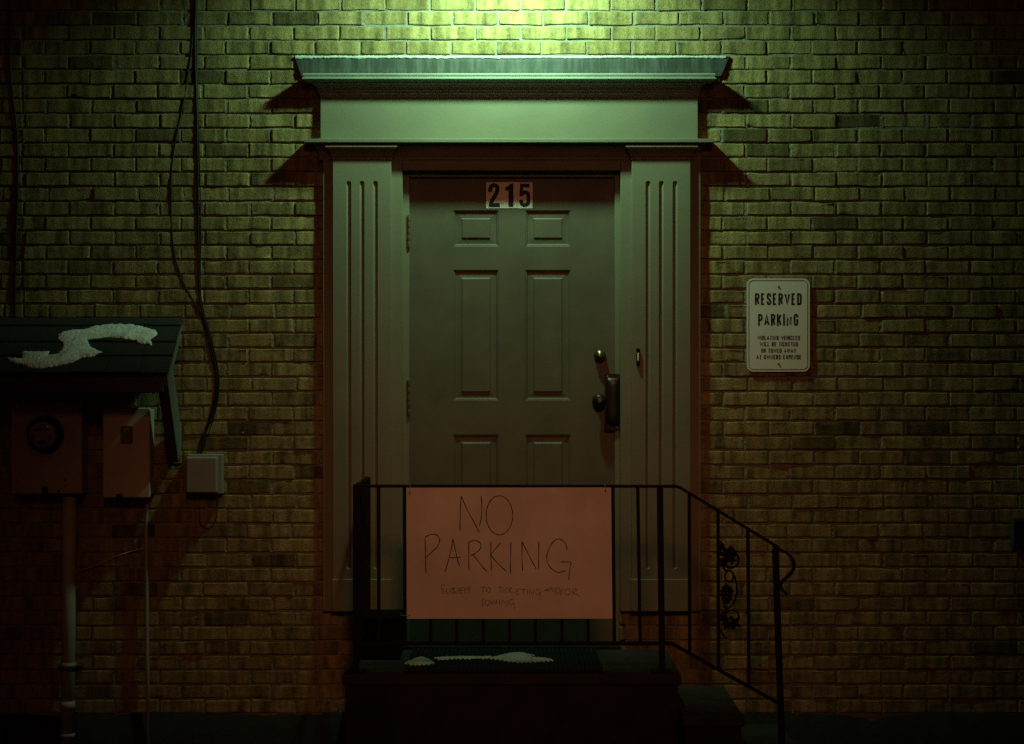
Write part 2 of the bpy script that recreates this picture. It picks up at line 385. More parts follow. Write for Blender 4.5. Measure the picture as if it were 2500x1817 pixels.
# ------------------------------------------------------------------ door surround
sur = thing('door_surround', (0, 0, 0.517), 'grey green painted wooden door surround with fluted pilasters and a cornice', 'door frame')
YF = -0.0265       # backboard and frieze face
YP = -0.0515       # pilaster face
YJ = 0.022        # jamb face
YD = 0.041        # door face
LAND = 0.517
def leg(u0, u1):
    b = MB(); b.box(X(u0, YF), X(u1, YF), YF, 0.05, Z(1493, YF), Z(352, YF), 0.002); return b.build('casing', M['paint'], sur)
leg(788, 982.5); leg(1515, 1711)
b = MB(); b.box(X(982.8, YF), X(1514.7, YF), YF + .001, 0.05, Z(416, YF), Z(352, YF), 0.002); b.build('header_board', M['paint'], sur)
b = MB(); b.box(X(782, YF), X(1704, YF), YF - .0005, 0.03, Z(351, YF), Z(190, YF), 0.002); b.build('frieze', M['paint'], sur)
# jamb and stop round the door leaf
b = MB()
b.box(X(981, YJ), X(999.2, YJ), YJ, 0.12, LAND - .04, Z(417, YJ), 0.0015)
b.box(X(1500.8, YJ), X(1517, YJ), YJ, 0.12, LAND - .04, Z(417, YJ), 0.0015)
b.box(X(999.2, YJ) + .0005, X(1500.8, YJ) - .0005, YJ, 0.12, Z(432.3, YJ), Z(415, YJ), 0.0015)
b.build('jamb', M['paint'], sur)
b = MB(); b.box(X(984, YJ), X(1514, YJ), -0.05, 0.12, LAND - .02, LAND + 0.018, 0.004); b.build('threshold', M['riser'], sur)
# pilasters
def pilaster(u0, u1, flutes):
    x0, x1 = X(u0, YP), X(u1, YP); zt, zb = Z(350, YP), Z(1414, YP)
    fz1, fz0 = Z(442, YP), Z(1390, YP)
    R = 0.0112; dep = 0.0095
    xs = {x0 + .002, x1 - .002}
    for u in flutes:
        c = X(u, YP)
        for k in range(13): xs.add(c - R * math.cos(math.pi * k / 12))
        xs.add(c - R - .001); xs.add(c + R + .001)
    zs = {zt, zb}
    for k in range(9):
        a = math.pi / 2 * k / 8
        zs.add(fz1 - R + R * math.sin(a)); zs.add(fz0 + R - R * math.sin(a))
    for k in range(1, 12): zs.add(fz0 + (fz1 - fz0) * k / 12)
    zs.add(fz1 + .002); zs.add(fz0 - .002)
    xs, zs = sorted(xs), sorted(zs)
    def depth(x, z):
        for u in flutes:
            c = X(u, YP)
            dz = max(0, z - (fz1 - R), (fz0 + R) - z)
            r = math.hypot(x - c, dz)
            if r < R: return dep * math.sqrt(max(0, 1 - (r / R) ** 2))
        return 0
    m = MB(); nx, nz = len(xs), len(zs)
    m.add([(x, YP + depth(x, z), z) for z in zs for x in xs], [(j * nx + i, j * nx + i + 1, (j + 1) * nx + i + 1, (j + 1) * nx + i) for j in range(nz - 1) for i in range(nx - 1)])
    for xa, xb in ((x0 + .002, x0), (x1 - .002, x1)):
        m.add([(xa, YP, zb), (xb, YP + .002, zb), (xb, YF, zb), (xa, YP, zt), (xb, YP + .002, zt), (xb, YF, zt)], [(0, 1, 4, 3), (1, 2, 5, 4)])
    o = m.build('pilaster', M['paint'], sur)
    q = MB(); q.box(X(u0 - 2, YP), X(u1 + 2, YP), YP - .006, YF, Z(1493, YP), Z(1414, YP), 0.003); q.build('plinth_block', M['paint'], o)
    c = MB()
    c.mould(x0, x1, YP - .0005, [(0.0, Z(390, YP)), (0.004, Z(389, YP)), (0.004, Z(384, YP)), (0.008, Z(382, YP)), (0.010, Z(375, YP)), (0.016, Z(369, YP)), (0.025, Z(365, YP)), (0.027, Z(359.5, YP - .03)), (0.030, Z(359, YP - .03)), (0.030, Z(354.8, YP - .03)), (0.028, Z(354, YP - .03)), (0.0, Z(351, YP))], yb=YF)
    c.build('capital', M['paint'], o)
pilaster(812, 955, (851.5, 883.8, 916.5)); pilaster(1542.5, 1686, (1582, 1614.5, 1648))
# ledge and bed moulding
x0, x1 = X(782, YF), X(1704, YF)
b = MB()
b.mould(x0, x1, YF - .001, [(p_ * .72, z_) for p_, z_ in [(0.0, Z(391, YF)), (0.003, Z(390, YF)), (0.003, Z(384, YF)), (0.007, Z(380, YF)), (0.011, Z(372, YF)), (0.02, Z(364, YF)), (0.034, Z(358, YF)), (0.036, Z(355, YF)), (0.072, Z(353, YF)), (0.082, Z(347.6, -.088)), (0.086, Z(347.2, -.088)), (0.086, Z(340, -.088)), (0.084, Z(339.3, -.088)), (0.0, Z(341, YF) + .004)]], yb=0.004, kx=1.1)
b.build('ledge', M['paint'], sur)
# cornice
b = MB()
b.mould(x0, x1, YF - .001, [(p_ * .72, z_) for p_, z_ in [(0.0, Z(236, YF)), (0.003, Z(235, YF)), (0.003, Z(231, YF)), (0.009, Z(229, YF)), (0.011, Z(223, YF)), (0.014, Z(222, YF)), (0.016, Z(215, YF)), (0.026, Z(209, YF)), (0.044, Z(205, YF)), (0.046, Z(203, YF)), (0.074, Z(202, YF)), (0.085, Z(193.8, -.088)), (0.087, Z(193, -.088)), (0.087, Z(190, -.088)), (0.080, Z(188.8, -.088)), (0.079, Z(185.6, -.088)), (0.083, Z(184.5, -.088)), (0.083, Z(180.5, -.088)), (0.078, Z(179, -.085)), (0.0, Z(181, YF))]], yb=0.004, kx=1.24)
b.build('cornice', M['trim_edge'], sur)
# dark metal flashing standing on the cornice against the bricks, wider at the top
b = MB(); NX = 70
prof = [(186, -.016), (170.5, -.0155), (169.5, -.0125), (150, -.0115), (139, -.009), (137.6, -.0085)]
def hw_(v): t = (186 - v) / (186 - 138); return X(736, -.01) + (X(719, -.01) - X(736, -.01)) * t, X(1760, -.01) + (X(1780, -.01) - X(1760, -.01)) * t
vs = []
for v, y in prof:
    l_, r_ = hw_(v); vs += [(l_ + (r_ - l_) * i / NX, y + .0006 * math.sin(i * .41), Z(v, y)) for i in range(NX + 1)]
w = NX + 1; m_ = len(prof); N = len(vs)
back = [(p[0], .004, p[2]) for p in vs]
edge = [i for i in range(w)] + [j * w + NX for j in range(1, m_)] + [(m_ - 1) * w + i for i in range(NX - 1, -1, -1)] + [j * w for j in range(m_ - 2, 0, -1)]
b.add(vs + back, [(j * w + i, j * w + i + 1, (j + 1) * w + i + 1, (j + 1) * w + i) for j in range(m_ - 1) for i in range(NX)] + [(edge[i], edge[(i + 1) % len(edge)], N + edge[(i + 1) % len(edge)], N + edge[i]) for i in range(len(edge))])
b.build('metal_flashing', M['flash'], sur)
# ragged frost and snow where the cap meets the bricks
sn = MB(); n = 260; P = []
for i in range(n + 1):
    t = i / n; x = X(722) + (X(1772) - X(722)) * t
    top = 1.0 + 0.45 * math.sin(x * 31) * math.sin(x * 13 + 1) + rng.normal(0, 0.3); low = 0.4 + 0.35 * math.sin(x * 19 + 2) + abs(rng.normal(0, 0.4)) * (1.5 - t)
    top = max(0.15, top); low = max(0.1, low)
    zc = Z(138.5)
    P.append([(x, 0.001, zc + 0.001 + 0.003 * top), (x, -0.006, zc + 0.001 + 0.0025 * top), (x, -0.0125 - .001 * low, zc + 0.001), (x, -0.0128 - 0.001 * low, zc - 0.004 - 0.0055 * low), (x, -0.0112, zc - 0.006 - 0.0055 * low)])
sn.add([p for r in P for p in r], [(i * 5 + k, (i + 1) * 5 + k, (i + 1) * 5 + k + 1, i * 5 + k + 1) for i in range(n) for k in range(4)], True)
one(sn, 'snow_ridge', M['frost'], 'thin ragged line of snow along the top of the door cornice', 'snow')

# ------------------------------------------------------------------ door
door = thing('front_door', (0, YD, LAND + .02), 'grey green six panel door with house number 215', 'door')
b = MB(); y = YD
xs = [X(u, y) for u in (1000, 1107, 1217, 1283, 1393, 1500)]
vz = [433.2, 513.5, 602, 659, 977.5, 1061, 1478, 1568]
zs = [Z(v, y) for v in vz]
for i in range(5):
    for j in range(7):
        if i in (1, 3) and j in (1, 3, 5):
            rings = [(0, 0), (.0025, .0035), (.0065, .004), (.0105, .009), (.016, .0093), (.0365, .0072), (.0385, .0062), (.042, .0028)]
            xa, xb, za, zb = xs[i], xs[i + 1], zs[j], zs[j + 1]
            vs = []
            for ins, dep in rings:
                vs += [(xa + ins, y + dep, za - ins), (xb - ins, y + dep, za - ins), (xb - ins, y + dep, zb + ins), (xa + ins, y + dep, zb + ins)]
            fs = []
            for r in range(len(rings) - 1):
                for k in range(4): fs.append((4 * r + k, 4 * r + (k + 1) % 4, 4 * r + 4 + (k + 1) % 4, 4 * r + 4 + k))
            fs.append(tuple(4 * (len(rings) - 1) + k for k in range(4)))
            b.add(vs, fs)
        else:
            b.add([(xs[i], y, zs[j]), (xs[i + 1], y, zs[j]), (xs[i + 1], y, zs[j + 1]), (xs[i], y, zs[j + 1])], [(0, 1, 2, 3)])
xa, xb, za, zb = xs[0], xs[-1], zs[0], zs[-1]
b.add([(xa, y, za), (xb, y, za), (xb, y, zb), (xa, y, zb), (xa, y + .045, za), (xb, y + .045, za), (xb, y + .045, zb), (xa, y + .045, zb)],
      [(0, 1, 5, 4), (1, 2, 6, 5), (2, 3, 7, 6), (3, 0, 4, 7), (4, 5, 6, 7)])
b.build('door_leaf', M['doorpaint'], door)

def stroke_poly(pts, w, n_arc=0):
    """flat ribbon outline of a polyline with mitred joins, as quads"""
    pts = [Vector((p[0], p[1])) for p in pts]; L = []; Rr = []
    for i, p in enumerate(pts):
        d0 = (p - pts[i - 1]).normalized() if i > 0 else None; d1 = (pts[i + 1] - p).normalized() if i < len(pts) - 1 else None
        d0 = d0 or d1; d1 = d1 or d0
        n0 = Vector((-d0.y, d0.x)); n1 = Vector((-d1.y, d1.x)); nn = (n0 + n1)
        nn = nn.normalized() if nn.length > 1e-6 else n0
        k = min(1.6, 1 / max(0.4, nn.dot(n0)))
        L.append(p + nn * w / 2 * k); Rr.append(p - nn * w / 2 * k)
    return L, Rr
def arc(cx, cy, rx, ry, a0, a1, n=12):
    return [(cx + rx * math.cos(math.radians(a0 + (a1 - a0) * i / n)), cy + ry * math.sin(math.radians(a0 + (a1 - a0) * i / n))) for i in range(n + 1)]

# house number card with the three bold digits
yn = YD - 0.0015
b = MB()
for (ua, ub, dz) in ((1187, 1224.6, 0), (1225.0, 1262.2, .0004), (1262.6, 1300, -.0003)):
    b.box(X(ua, yn), X(ub, yn), yn, YD - .0002, Z(508.6, yn) + dz, Z(445.2, yn) + dz)
card = b.build('number_card', M['sticker'], door)
K = 1 / 17.446     # zoom factor of the digit measurements
def dg(px, py): return (X(1180 + px * K, yn), Z(430 + py * K, yn))
def ribbon(mb, pts, w_px, y, close=False):
    L, Rr = stroke_poly([dg(*p) for p in pts], w_px * K * (D + y) / F)
    vs = [(p.x, y, p.y) for p in L] + [(p.x, y, p.y) for p in Rr]; n = len(L)
    mb.add(vs, [(i, i + 1, n + i + 1, n + i) for i in range(n - 1)])
b = MB()
two = [(290, 680)] + [(450 + 152 * math.cos(math.radians(a)), 540 - 150 * math.sin(math.radians(a))) for a in range(185, -21, -15)] + [(560, 730), (500, 840), (430, 950), (350, 1090), (318, 1180), (315, 1230)]
ribbon(b, two, 172, yn - .0008)
b.add([(p[0], yn - .0010, p[1]) for p in (dg(228, 1320), dg(702, 1320), dg(702, 1150), dg(240, 1150))], [(0, 1, 2, 3)])
b.add([(p[0], yn - .0009, p[1]) for p in (dg(1070, 1308), dg(1282, 1308), dg(1282, 322), dg(1140, 322), dg(1070, 420))], [(0, 1, 2, 3, 4)])
b.add([(p[0], yn - .0011, p[1]) for p in (dg(930, 620), dg(1075, 620), dg(1150, 560), dg(1150, 322), dg(1085, 400), dg(1000, 450), dg(930, 470))], [(0, 1, 2, 3, 4, 5, 6)])
b.add([(p[0], yn - .0012, p[1]) for p in (dg(1560, 325), dg(1970, 325), dg(1970, 485), dg(1560, 485))], [(0, 1, 2, 3)])
b.add([(p[0], yn - .0009, p[1]) for p in (dg(1555, 400), dg(1690, 400), dg(1680, 700), dg(1660, 865), dg(1535, 865))], [(0, 1, 2, 3, 4)])
five = [(1640, 840)] + [(1765 + 152 * math.cos(math.radians(a)), 800 - 110 * math.sin(math.radians(a))) for a in range(150, -1, -15)] + [(1917, 900), (1917, 1010), (1915, 1080)] + [(1765 + 150 * math.cos(math.radians(a)), 1080 + 160 * math.sin(math.radians(a))) for a in range(15, 181, 15)] + [(1612, 1015)]
ribbon(b, five, 165, yn - .0007)
b.build('digits', M['ink'], card)
# deadbolt, knob, latch guard, hinges
b = MB(); c = (X(1464.7, YD), YD, Z(868.5, YD))
b.lathe(c, [(0.0285, 0), (0.0285, 0.006), (0.027, 0.012), (0.0255, 0.024), (0.022, 0.030), (0.014, 0.032), (0.013, 0.034), (0.0, 0.034)])
db = b.build('deadbolt', M['brass'], door)
b = MB(); b.box(c[0] - .0012, c[0] + .0012, YD - .0352, YD - .0335, c[2] - .006, c[2] + .006); b.build('keyway', M['ink'], db)
b = MB(); c = (X(1463.8, YD - .04), YD, Z(979, YD - .04))
b.lathe(c, [(0.033, 0), (0.033, 0.004), (0.028, 0.010), (0.014, 0.014), (0.012, 0.026), (0.020, 0.032), (0.0285, 0.040), (0.0308, 0.049), (0.029, 0.058), (0.022, 0.065), (0.010, 0.068), (0.0, 0.0685)])
b.build('door_knob', M['bronze'], door)
b = MB(); yl = YJ - .002
xa, xb, za, zb = X(1476.5, yl), X(1514, yl), Z(1052, yl), Z(913, yl)
def rrect(xa, xb, za, zb, r, n=6):
    p = []
    for cx, cz, a0 in ((xb - r, zb - r, 0), (xa + r, zb - r, 90), (xa + r, za + r, 180), (xb - r, za + r, 270)):
        p += arc(cx, cz, r, r, a0, a0 + 90, n)
    return p
b.prism(rrect(xa, xb, za, zb, .009), yl - .003, YD - .0005)
lg = b.build('latch_guard', M['bronze'], door)
b = MB(); NU, NV = 12, 22; vs = []
for j in range(NV + 1):
    for i in range(NU + 1):
        s, t = i / NU, j / NV
        x = xa + .006 + (xb - xa - .009) * s; z = za + .022 + (zb - za - .040) * t
        h = max(0, 1 - abs(2 * s - 1) ** 2.5) ** .5 * max(0, 1 - abs(2 * t - 1) ** 7) ** .5
        vs.append((x, yl - .0028 - .017 * h, z))
b.add(vs, [(j * (NU + 1) + i, j * (NU + 1) + i + 1, (j + 1) * (NU + 1) + i + 1, (j + 1) * (NU + 1) + i) for j in range(NV) for i in range(NU)], True)
b.build('guard_shell', M['bronze'], lg)
for (uu, vv) in ((1484, 919.5), (1506, 926), (1484, 1040), (1506, 1044)):
    b = MB(); b.lathe((X(uu, yl), yl - .003, Z(vv, yl)), [(.0038, 0), (.0036, .0014), (.002, .0022), (0, .0024)], n=14); b.build('screw', M['screw'], lg)
for va, vb in ((527, 606), (929, 1016)):
    b = MB(); xh = X(998.5, YJ - .004)
    z0, z1 = Z(vb, YJ), Z(va, YJ); L = z1 - z0
    for k in range(5): b.lathe((xh, YJ - .002, z0 + L * k / 5), [(.0072, 0.001), (.0075, .002), (.0075, L / 5 - .001), (.0072, L / 5)], axis='z', n=14)
    b.lathe((xh, YJ - .002, z1), [(.0045, 0), (.005, .003), (.002, .006), (0, .0065)], axis='z', n=12)
    b.box(xh - .012, xh - .004, YJ - .003, YJ + .0015, z0 + .002, z1 - .002)
    b.build('hinge', M['rust'], door)
# doorbell
db = thing('doorbell', (X(1558, YP), YP, Z(872, YP)), 'slim dark doorbell with pale button on the right pilaster', 'doorbell')
b = MB(); b.box(X(1553.5, YP), X(1562, YP), YP - .014, YP - .0002, Z(893, YP), Z(851, YP), .003); b.build('housing', M['dark'], db)
b = MB(); b.box(X(1555.6, YP), X(1559.6, YP), YP - .017, YP - .013, Z(881, YP), Z(862, YP), .0015); b.build('push_button', M['sticker'], db)

# ------------------------------------------------------------------ parking sign on the bricks
ys = -0.012
ps = thing('parking_sign', (X(1900), 0, Z(908)), 'white metal reserved parking sign with black border on the bricks', 'sign')
b = MB(); xa, xb, za, zb = X(1823, ys), X(1977, ys), Z(907.6, ys), Z(680, ys)
b.prism(rrect(xa, xb, za, zb, .030, 8), ys, ys + .003); pan = b.build('sign_panel', M['signface'], ps)
b = MB()
o_, i_ = rrect(xa + .0088, xb - .0088, za + .0088, zb - .0088, .022, 8), rrect(xa + .0113, xb - .0113, za + .0113, zb - .0113, .0195, 8)
n = len(o_); b.add([(p[0], ys - .0006, p[1]) for p in o_] + [(p[0], ys - .0006, p[1]) for p in i_], [(k, (k + 1) % n, n + (k + 1) % n, n + k) for k in range(n)])
b.build('border_line', M['ink'], pan)
def sz(py): return Z(650 + py / 5.493, ys)
def sxx(px): return X(1750 + px / 5.493, ys)
GL = {   # centre lines of condensed sign capitals in a unit cell
 'R': [[(0, 0), (0, 1), (.62, 1), (.93, .93), (1, .78), (.93, .60), (.62, .53), (0, .53)], [(.55, .53), (.98, 0)]],
 'E': [[(1, 1), (0, 1), (0, 0), (1, 0)], [(0, .52), (.82, .52)]],
 'S': [[(1, .72), (.95, .9), (.75, 1), (.25, 1), (.05, .9), (0, .75), (.1, .6), (.5, .5), (.9, .4), (1, .25), (.95, .1), (.75, 0), (.25, 0), (.05, .1), (0, .28)]],
 'V': [[(0, 1), (.5, 0), (1, 1)]], 'D': [[(0, 0), (0, 1), (.6, 1), (.92, .92), (1, .75), (1, .25), (.92, .08), (.6, 0), (0, 0)]],
 'P': [[(0, 0), (0, 1), (.62, 1), (.93, .92), (1, .75), (.93, .55), (.62, .47), (0, .47)]],
 'A': [[(0, 0), (.5, 1), (1, 0)], [(.2, .28), (.8, .28)]], 'K': [[(0, 0), (0, 1)], [(1, 1), (.05, .42)], [(.32, .60), (1, 0)]],
 'I': [[(.5, 0), (.5, 1)]], 'N': [[(0, 0), (0, 1), (1, 0), (1, 1)]],
 'G': [[(1, .74), (.94, .91), (.72, 1), (.28, 1), (.06, .91), (0, .74), (0, .26), (.06, .09), (.28, 0), (.72, 0), (.94, .09), (1, .26), (1, .48), (.55, .48)]],
 'O': [[(.5, 1), (.25, 1), (.06, .91), (0, .74), (0, .26), (.06, .09), (.28, 0), (.72, 0), (.94, .09), (1, .26), (1, .74), (.94, .91), (.72, 1), (.48, 1)]],
 'L': [[(0, 1), (0, 0), (1, 0)]], 'T': [[(0, 1), (1, 1)], [(.5, 1), (.5, 0)]], 'H': [[(0, 0), (0, 1)], [(1, 0), (1, 1)], [(0, .52), (1, .52)]],
 'C': [[(1, .72), (.94, .91), (.72, 1), (.28, 1), (.06, .91), (0, .74), (0, .26), (.06, .09), (.28, 0), (.72, 0), (.94, .09), (1, .28)]],
 'W': [[(0, 1), (.25, 0), (.5, .9), (.75, 0), (1, 1)]], 'B': [[(0, 0), (0, 1), (.65, 1), (.92, .92), (.95, .76), (.88, .6), (.6, .53), (0, .53)], [(.6, .53), (.93, .44), (1, .27), (.93, .08), (.65, 0), (0, 0)]],
 'Y': [[(0, 1), (.5, .45), (1, 1)], [(.5, .45), (.5, 0)]], 'X': [[(0, 0), (1, 1)], [(0, 1), (1, 0)]]}
GW = {'I': .0, 'W': 2.0, 'V': 1.3, 'A': 1.3, 'L': .85, 'E': .85, 'N': 1.2, 'K': 1.1, 'X': 1.2, 'Y': 1.2}
def sign_text(s, xl, xr, zb, h, sw, gap):
    """one line of sign capitals filling xl..xr, stroke width sw and letter gap as parts of the height"""
    units = [None if c == ' ' else GW.get(c, 1.0) for c in s]
    sw *= h; g = gap * h; sp = .32 * h
    fixed = sum(sp if u is None else sw for u in units) + g * (len(s) - 1)
    k = (xr - xl - fixed) / sum(u for u in units if u)
    b = MB(); x = xl
    for c, u in zip(s, units):
        if u is None: x += sp + g; continue
        w = k * u
        for st_ in GL[c]:
            L, Rr = stroke_poly([(x + sw / 2 + p[0] * w if c != 'I' else x + sw / 2, zb + sw / 2 + p[1] * (h - sw)) for p in st_], sw)
            if c in 'IHRPKNTYDBVAXW' or True:
                for q in (0, -1):                      # square the free ends to the cap height
                    for pp in (L, Rr):
                        if abs(st_[q][1] - 1) < .01 and abs(st_[q][0] - st_[q + 1 if q == 0 else q - 1][0]) < .06 and st_[q + 1 if q == 0 else q - 1][1] < .9: pp[q].y = zb + h
                        if abs(st_[q][1]) < .01 and abs(st_[q][0] - st_[q + 1 if q == 0 else q - 1][0]) < .06 and st_[q + 1 if q == 0 else q - 1][1] > .1: pp[q].y = zb
            n = len(L); yy = ys - .0003 - .000004 * len(b.f)
            b.add([(p.x, yy, p.y) for p in L] + [(p.x, yy, p.y) for p in Rr], [(i, i + 1, n + i + 1, n + i) for i in range(n - 1)])
        x += w + sw + g
    return b.build('lettering', M['ink'], pan)
for s_, xl, xr, yt, yb, sw, gap in (('RESERVED', 510, 1138, 363, 522, .155, .12), ('PARKI', 553, 913, 641, 800, .155, .12), ('G', 1030, 1092, 640, 800, .155, .1), ('N', 934, 1004, 680, 800, .20, .1),
                               ('VIOLATING VEHICLES', 545, 1115, 932, 990, .19, .10), ('WILL BE TICKETED', 575, 1088, 1018, 1076, .19, .10), ('OR TOWED AWAY', 595, 1062, 1105, 1163, .19, .10), ('AT OWNERS EXPENSE', 530, 1132, 1190, 1250, .19, .10)):
    sign_text(s_, sxx(xl), sxx(xr), sz(yb), sz(yt) - sz(yb), sw, gap)
for py in (272, 1305):
    b = MB(); b.lathe((sxx(826), ys, sz(py)), [(.0052, 0), (.005, .003), (.003, .0045), (0, .005)], n=14); b.build('screw', M['screw'], ps)

# ------------------------------------------------------------------ concrete stoop
st = thing('concrete_stoop', (0, -0.4, 0), 'low concrete stoop with two side steps under the doorway', 'steps')
yfL = -0.79
def slab(name, x0, x1, yf, z, m, riser, lip=.045):
    b = MB(); b.box(x0, x1, yf, -0.03, z - lip, z, .006); o = b.build(name, m, st)
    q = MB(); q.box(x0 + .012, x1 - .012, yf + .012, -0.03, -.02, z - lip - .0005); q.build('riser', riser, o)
slab('landing', -0.715, 0.712, yfL, LAND, M['concrete'], M['riser'])
slab('tread', 0.714, 0.973, -0.83, 0.35, M['concrete'], M['riser'])
slab('tread', 0.975, 1.235, -0.84, 0.174, M['concrete'], M['riser'])

# ------------------------------------------------------------------ iron railing
ra = thing('stair_railing', (0, -0.72, LAND), 'black wrought iron railing round the stoop and down the side steps', 'railing')
yr = -0.72
def RP(u, v, y=yr): return Vector((X(u, y), y, Z(v, y)))
def post(u0, v0, u1, v1, w, name='post', z1=None):
    p, q = RP(u0, v0), RP(u1, v1)
    b = MB(); b.bar(p, q, w); return b, q
zland_v = 1648 - 5
for (u0, v0, u1, zf) in ((869.5, 1187, 869.5, LAND), (1611, 1190, 1616.5, LAND), (1893, 1340, 1909.5, 0.174)):
    p = RP(u0, v0); q = Vector((X(u1, yr), yr, zf))
    b = MB(); b.bar(p, q, .0255); o = b.build('post', M['iron'], ra)
    f = MB(); f.box(q.x - .045, q.x + .045, yr - .045, yr + .045, zf + .0005, zf + .009, .003); f.build('foot_plate', M['iron'], o)
ywall = -0.05
b = MB(); xl_ = RP(869.5, 1187).x
b.bar((xl_, ywall, Z(1187, yr)), (xl_, ywall, LAND), .0255); b.build('post', M['iron'], ra)
# top rail, bottom rail (front run, side return, raking run, scroll end)
b = MB(); tr = .0115
b.bar(RP(862, 1187), RP(1640, 1187.5), tr, .036)
slope = [RP(1640, 1187.5), RP(1650, 1187.2), RP(1661, 1191), RP(1899, 1336)]
for i in range(3): b.bar(slope[i], slope[i + 1] + (slope[i + 1] - slope[i]).normalized() * .002, tr + .001, .037)
def zc(px, py): return RP(1680 + px / 5.886, 1300 + py / 5.886)
curl = [(1215, 200), (1330, 250), (1430, 310), (1490, 370), (1518, 440), (1515, 520), (1470, 590), (1400, 660), (1330, 735), (1322, 770), (1360, 830), (1420, 890)]
pts = [zc(*p) for p in curl]
sm = []
for i in range(len(pts) - 1):
    p0, p1, p2, p3 = pts[max(0, i - 1)], pts[i], pts[i + 1], pts[min(len(pts) - 1, i + 2)]
    for k in range(5):
        t = k / 5; sm.append(0.5 * ((2 * p1) + (p2 - p0) * t + (2 * p0 - 5 * p1 + 4 * p2 - p3) * t * t + (3 * p1 - p0 - 3 * p2 + p3) * t ** 3))
sm.append(pts[-1])
for i in range(len(sm) - 1): b.bar(sm[i], sm[i + 1] + (sm[i + 1] - sm[i]).normalized() * .0015, .0105, .032)
b.bar((xl_, yr - .01, Z(1187, yr) + .0006), (xl_, ywall - .01, Z(1187, yr) + .0006), .016, tr, up=(0, 0, 1))
b.build('handrail', M['iron'], ra)
b = MB(); br = .014
b.bar(RP(862, 1571), RP(1642, 1571), br, .03)
b.bar(RP(1640, 1571), RP(1900, 1717), br, .029)
b.bar((xl_, yr - .01, Z(1571, yr) + .0006), (xl_, ywall - .01, Z(1571, yr) + .0006), .03, br, up=(0, 0, 1))
b.build('bottom_rail', M['iron'], ra)
def bal(p, q, w=.0135):
    b = MB(); b.bar(p, q, w); return b.build('baluster', M['iron'], ra)
for ut, ub in ((924.6, 925), (987.6, 989), (1051, 1051.5), (1114.5, 1115), (1179, 1179.7), (1243, 1244), (1306, 1307), (1370, 1372), (1433.5, 1435.7), (1496.5, 1500), (1557, 1563)):
    bal(RP(ut, 1189), RP(ub, 1570))
for u, ub in ((1682.5, 1684), (1753, 1754.5), (1826, 1828.5)):
    vt = 1191 + (u - 1661) * (1336 - 1191) / (1899 - 1661); vb = 1571 + (ub - 1640) * (1717 - 1571) / 260
    bal(RP(u, vt), RP(ub, vb))
for k in range(1, 8):
    yy = yr + (ywall - yr) * k / 8
    bal(Vector((xl_, yy, Z(1187, yr))), Vector((xl_, yy, Z(1571, yr))), .0135)
# cast grape-vine ornament between two balusters
b = MB()
def O(px, py, dy=0.0): p = zc(px, py); return Vector((p.x, p.y + dy, p.z))
def smooth(pl, k=6):
    r = []
    for i in range(len(pl) - 1):
        p0, p1, p2, p3 = [Vector((*pl[j], 0)) for j in (max(0, i - 1), i, i + 1, min(len(pl) - 1, i + 2))]
        for q in range(k):
            t = q / k; v = 0.5 * ((2 * p1) + (p2 - p0) * t + (2 * p0 - 5 * p1 + 4 * p2 - p3) * t * t + (3 * p1 - p0 - 3 * p2 + p3) * t ** 3); r.append((v.x, v.y))
    r.append(pl[-1]); return r
circ1 = [(612 + 118 * math.cos(math.radians(a)), 395 + 118 * math.sin(math.radians(a))) for a in range(-150, 200, 12)]
circ2 = [(625 + 108 * math.cos(math.radians(a)), 1225 + 108 * math.sin(math.radians(a))) for a in range(-170, 140, 12)]
loop = [(590 + 62 * math.cos(math.radians(a)), 630 + 80 * math.sin(math.radians(a))) for a in range(-90, 272, 12)]
for pl in (circ1, circ2, loop, smooth([(450, 380), (500, 480), (530, 540), (600, 545), (660, 620), (690, 720), (702, 820), (690, 920), (650, 1010), (600, 1075), (540, 1110), (490, 1170), (450, 1210)]),
           smooth([(455, 130), (500, 180), (470, 260), (440, 320)]), smooth([(450, 1390), (490, 1440), (510, 1490)]), smooth([(450, 840), (500, 830), (560, 745)])):
    b.tube([O(*p) for p in pl], .0040, n=8)
def blob(px, py, r, dy=0, sx=1, sz_=1):
    c = O(px, py, dy); prof = [(r * math.sin(math.pi * k / 8), r * -math.cos(math.pi * k / 8)) for k in range(9)]
    m = MB(); m.lathe((0, 0, 0), [(max(1e-5, a), h) for a, h in prof], n=12)
    b.add([(c.x + v[0] * sx, c.y + v[1], c.z + v[2] * sz_) for v in m.v], m.f, True)
for (px, py) in ((520, 800), (560, 790), (600, 800), (500, 850), (545, 850), (590, 850), (630, 845), (490, 900), (535, 905), (580, 905), (620, 895), (510, 955), (555, 960), (600, 950), (530, 1010), (570, 1005), (545, 1055)):
    blob(px + rng.normal(0, 5), py + rng.normal(0, 5), .0085, rng.normal(0, .003))
def leaf(cx, cy, r, rot):
    n = 20; P0 = []
    for k in range(n):
        a = 2 * math.pi * k / n; rr = r * (0.72 + 0.28 * math.cos(5 * a)); P0.append((cx + rr * math.cos(a + rot), cy + rr * math.sin(a + rot)))
    vs = [O(*p, -.003) for p in P0] + [O(*p, .002) for p in P0] + [O(cx, cy, -.007), O(cx, cy, .004)]
    b.add(vs, [(k, (k + 1) % n, 2 * n) for k in range(n)] + [(n + (k + 1) % n, n + k, 2 * n + 1) for k in range(n)] + [(k, n + k, n + (k + 1) % n, (k + 1) % n) for k in range(n)])
leaf(560, 290, 120, .3); leaf(520, 420, 90, 1.1); leaf(645, 290, 80, 2.2); leaf(660, 1300, 120, .5); leaf(510, 1230, 95, 1.4); leaf(560, 1330, 85, .9); leaf(625, 390, 80, .2); leaf(480, 200, 60, .8)
b.build('vine_ornament', M['iron'], ra)

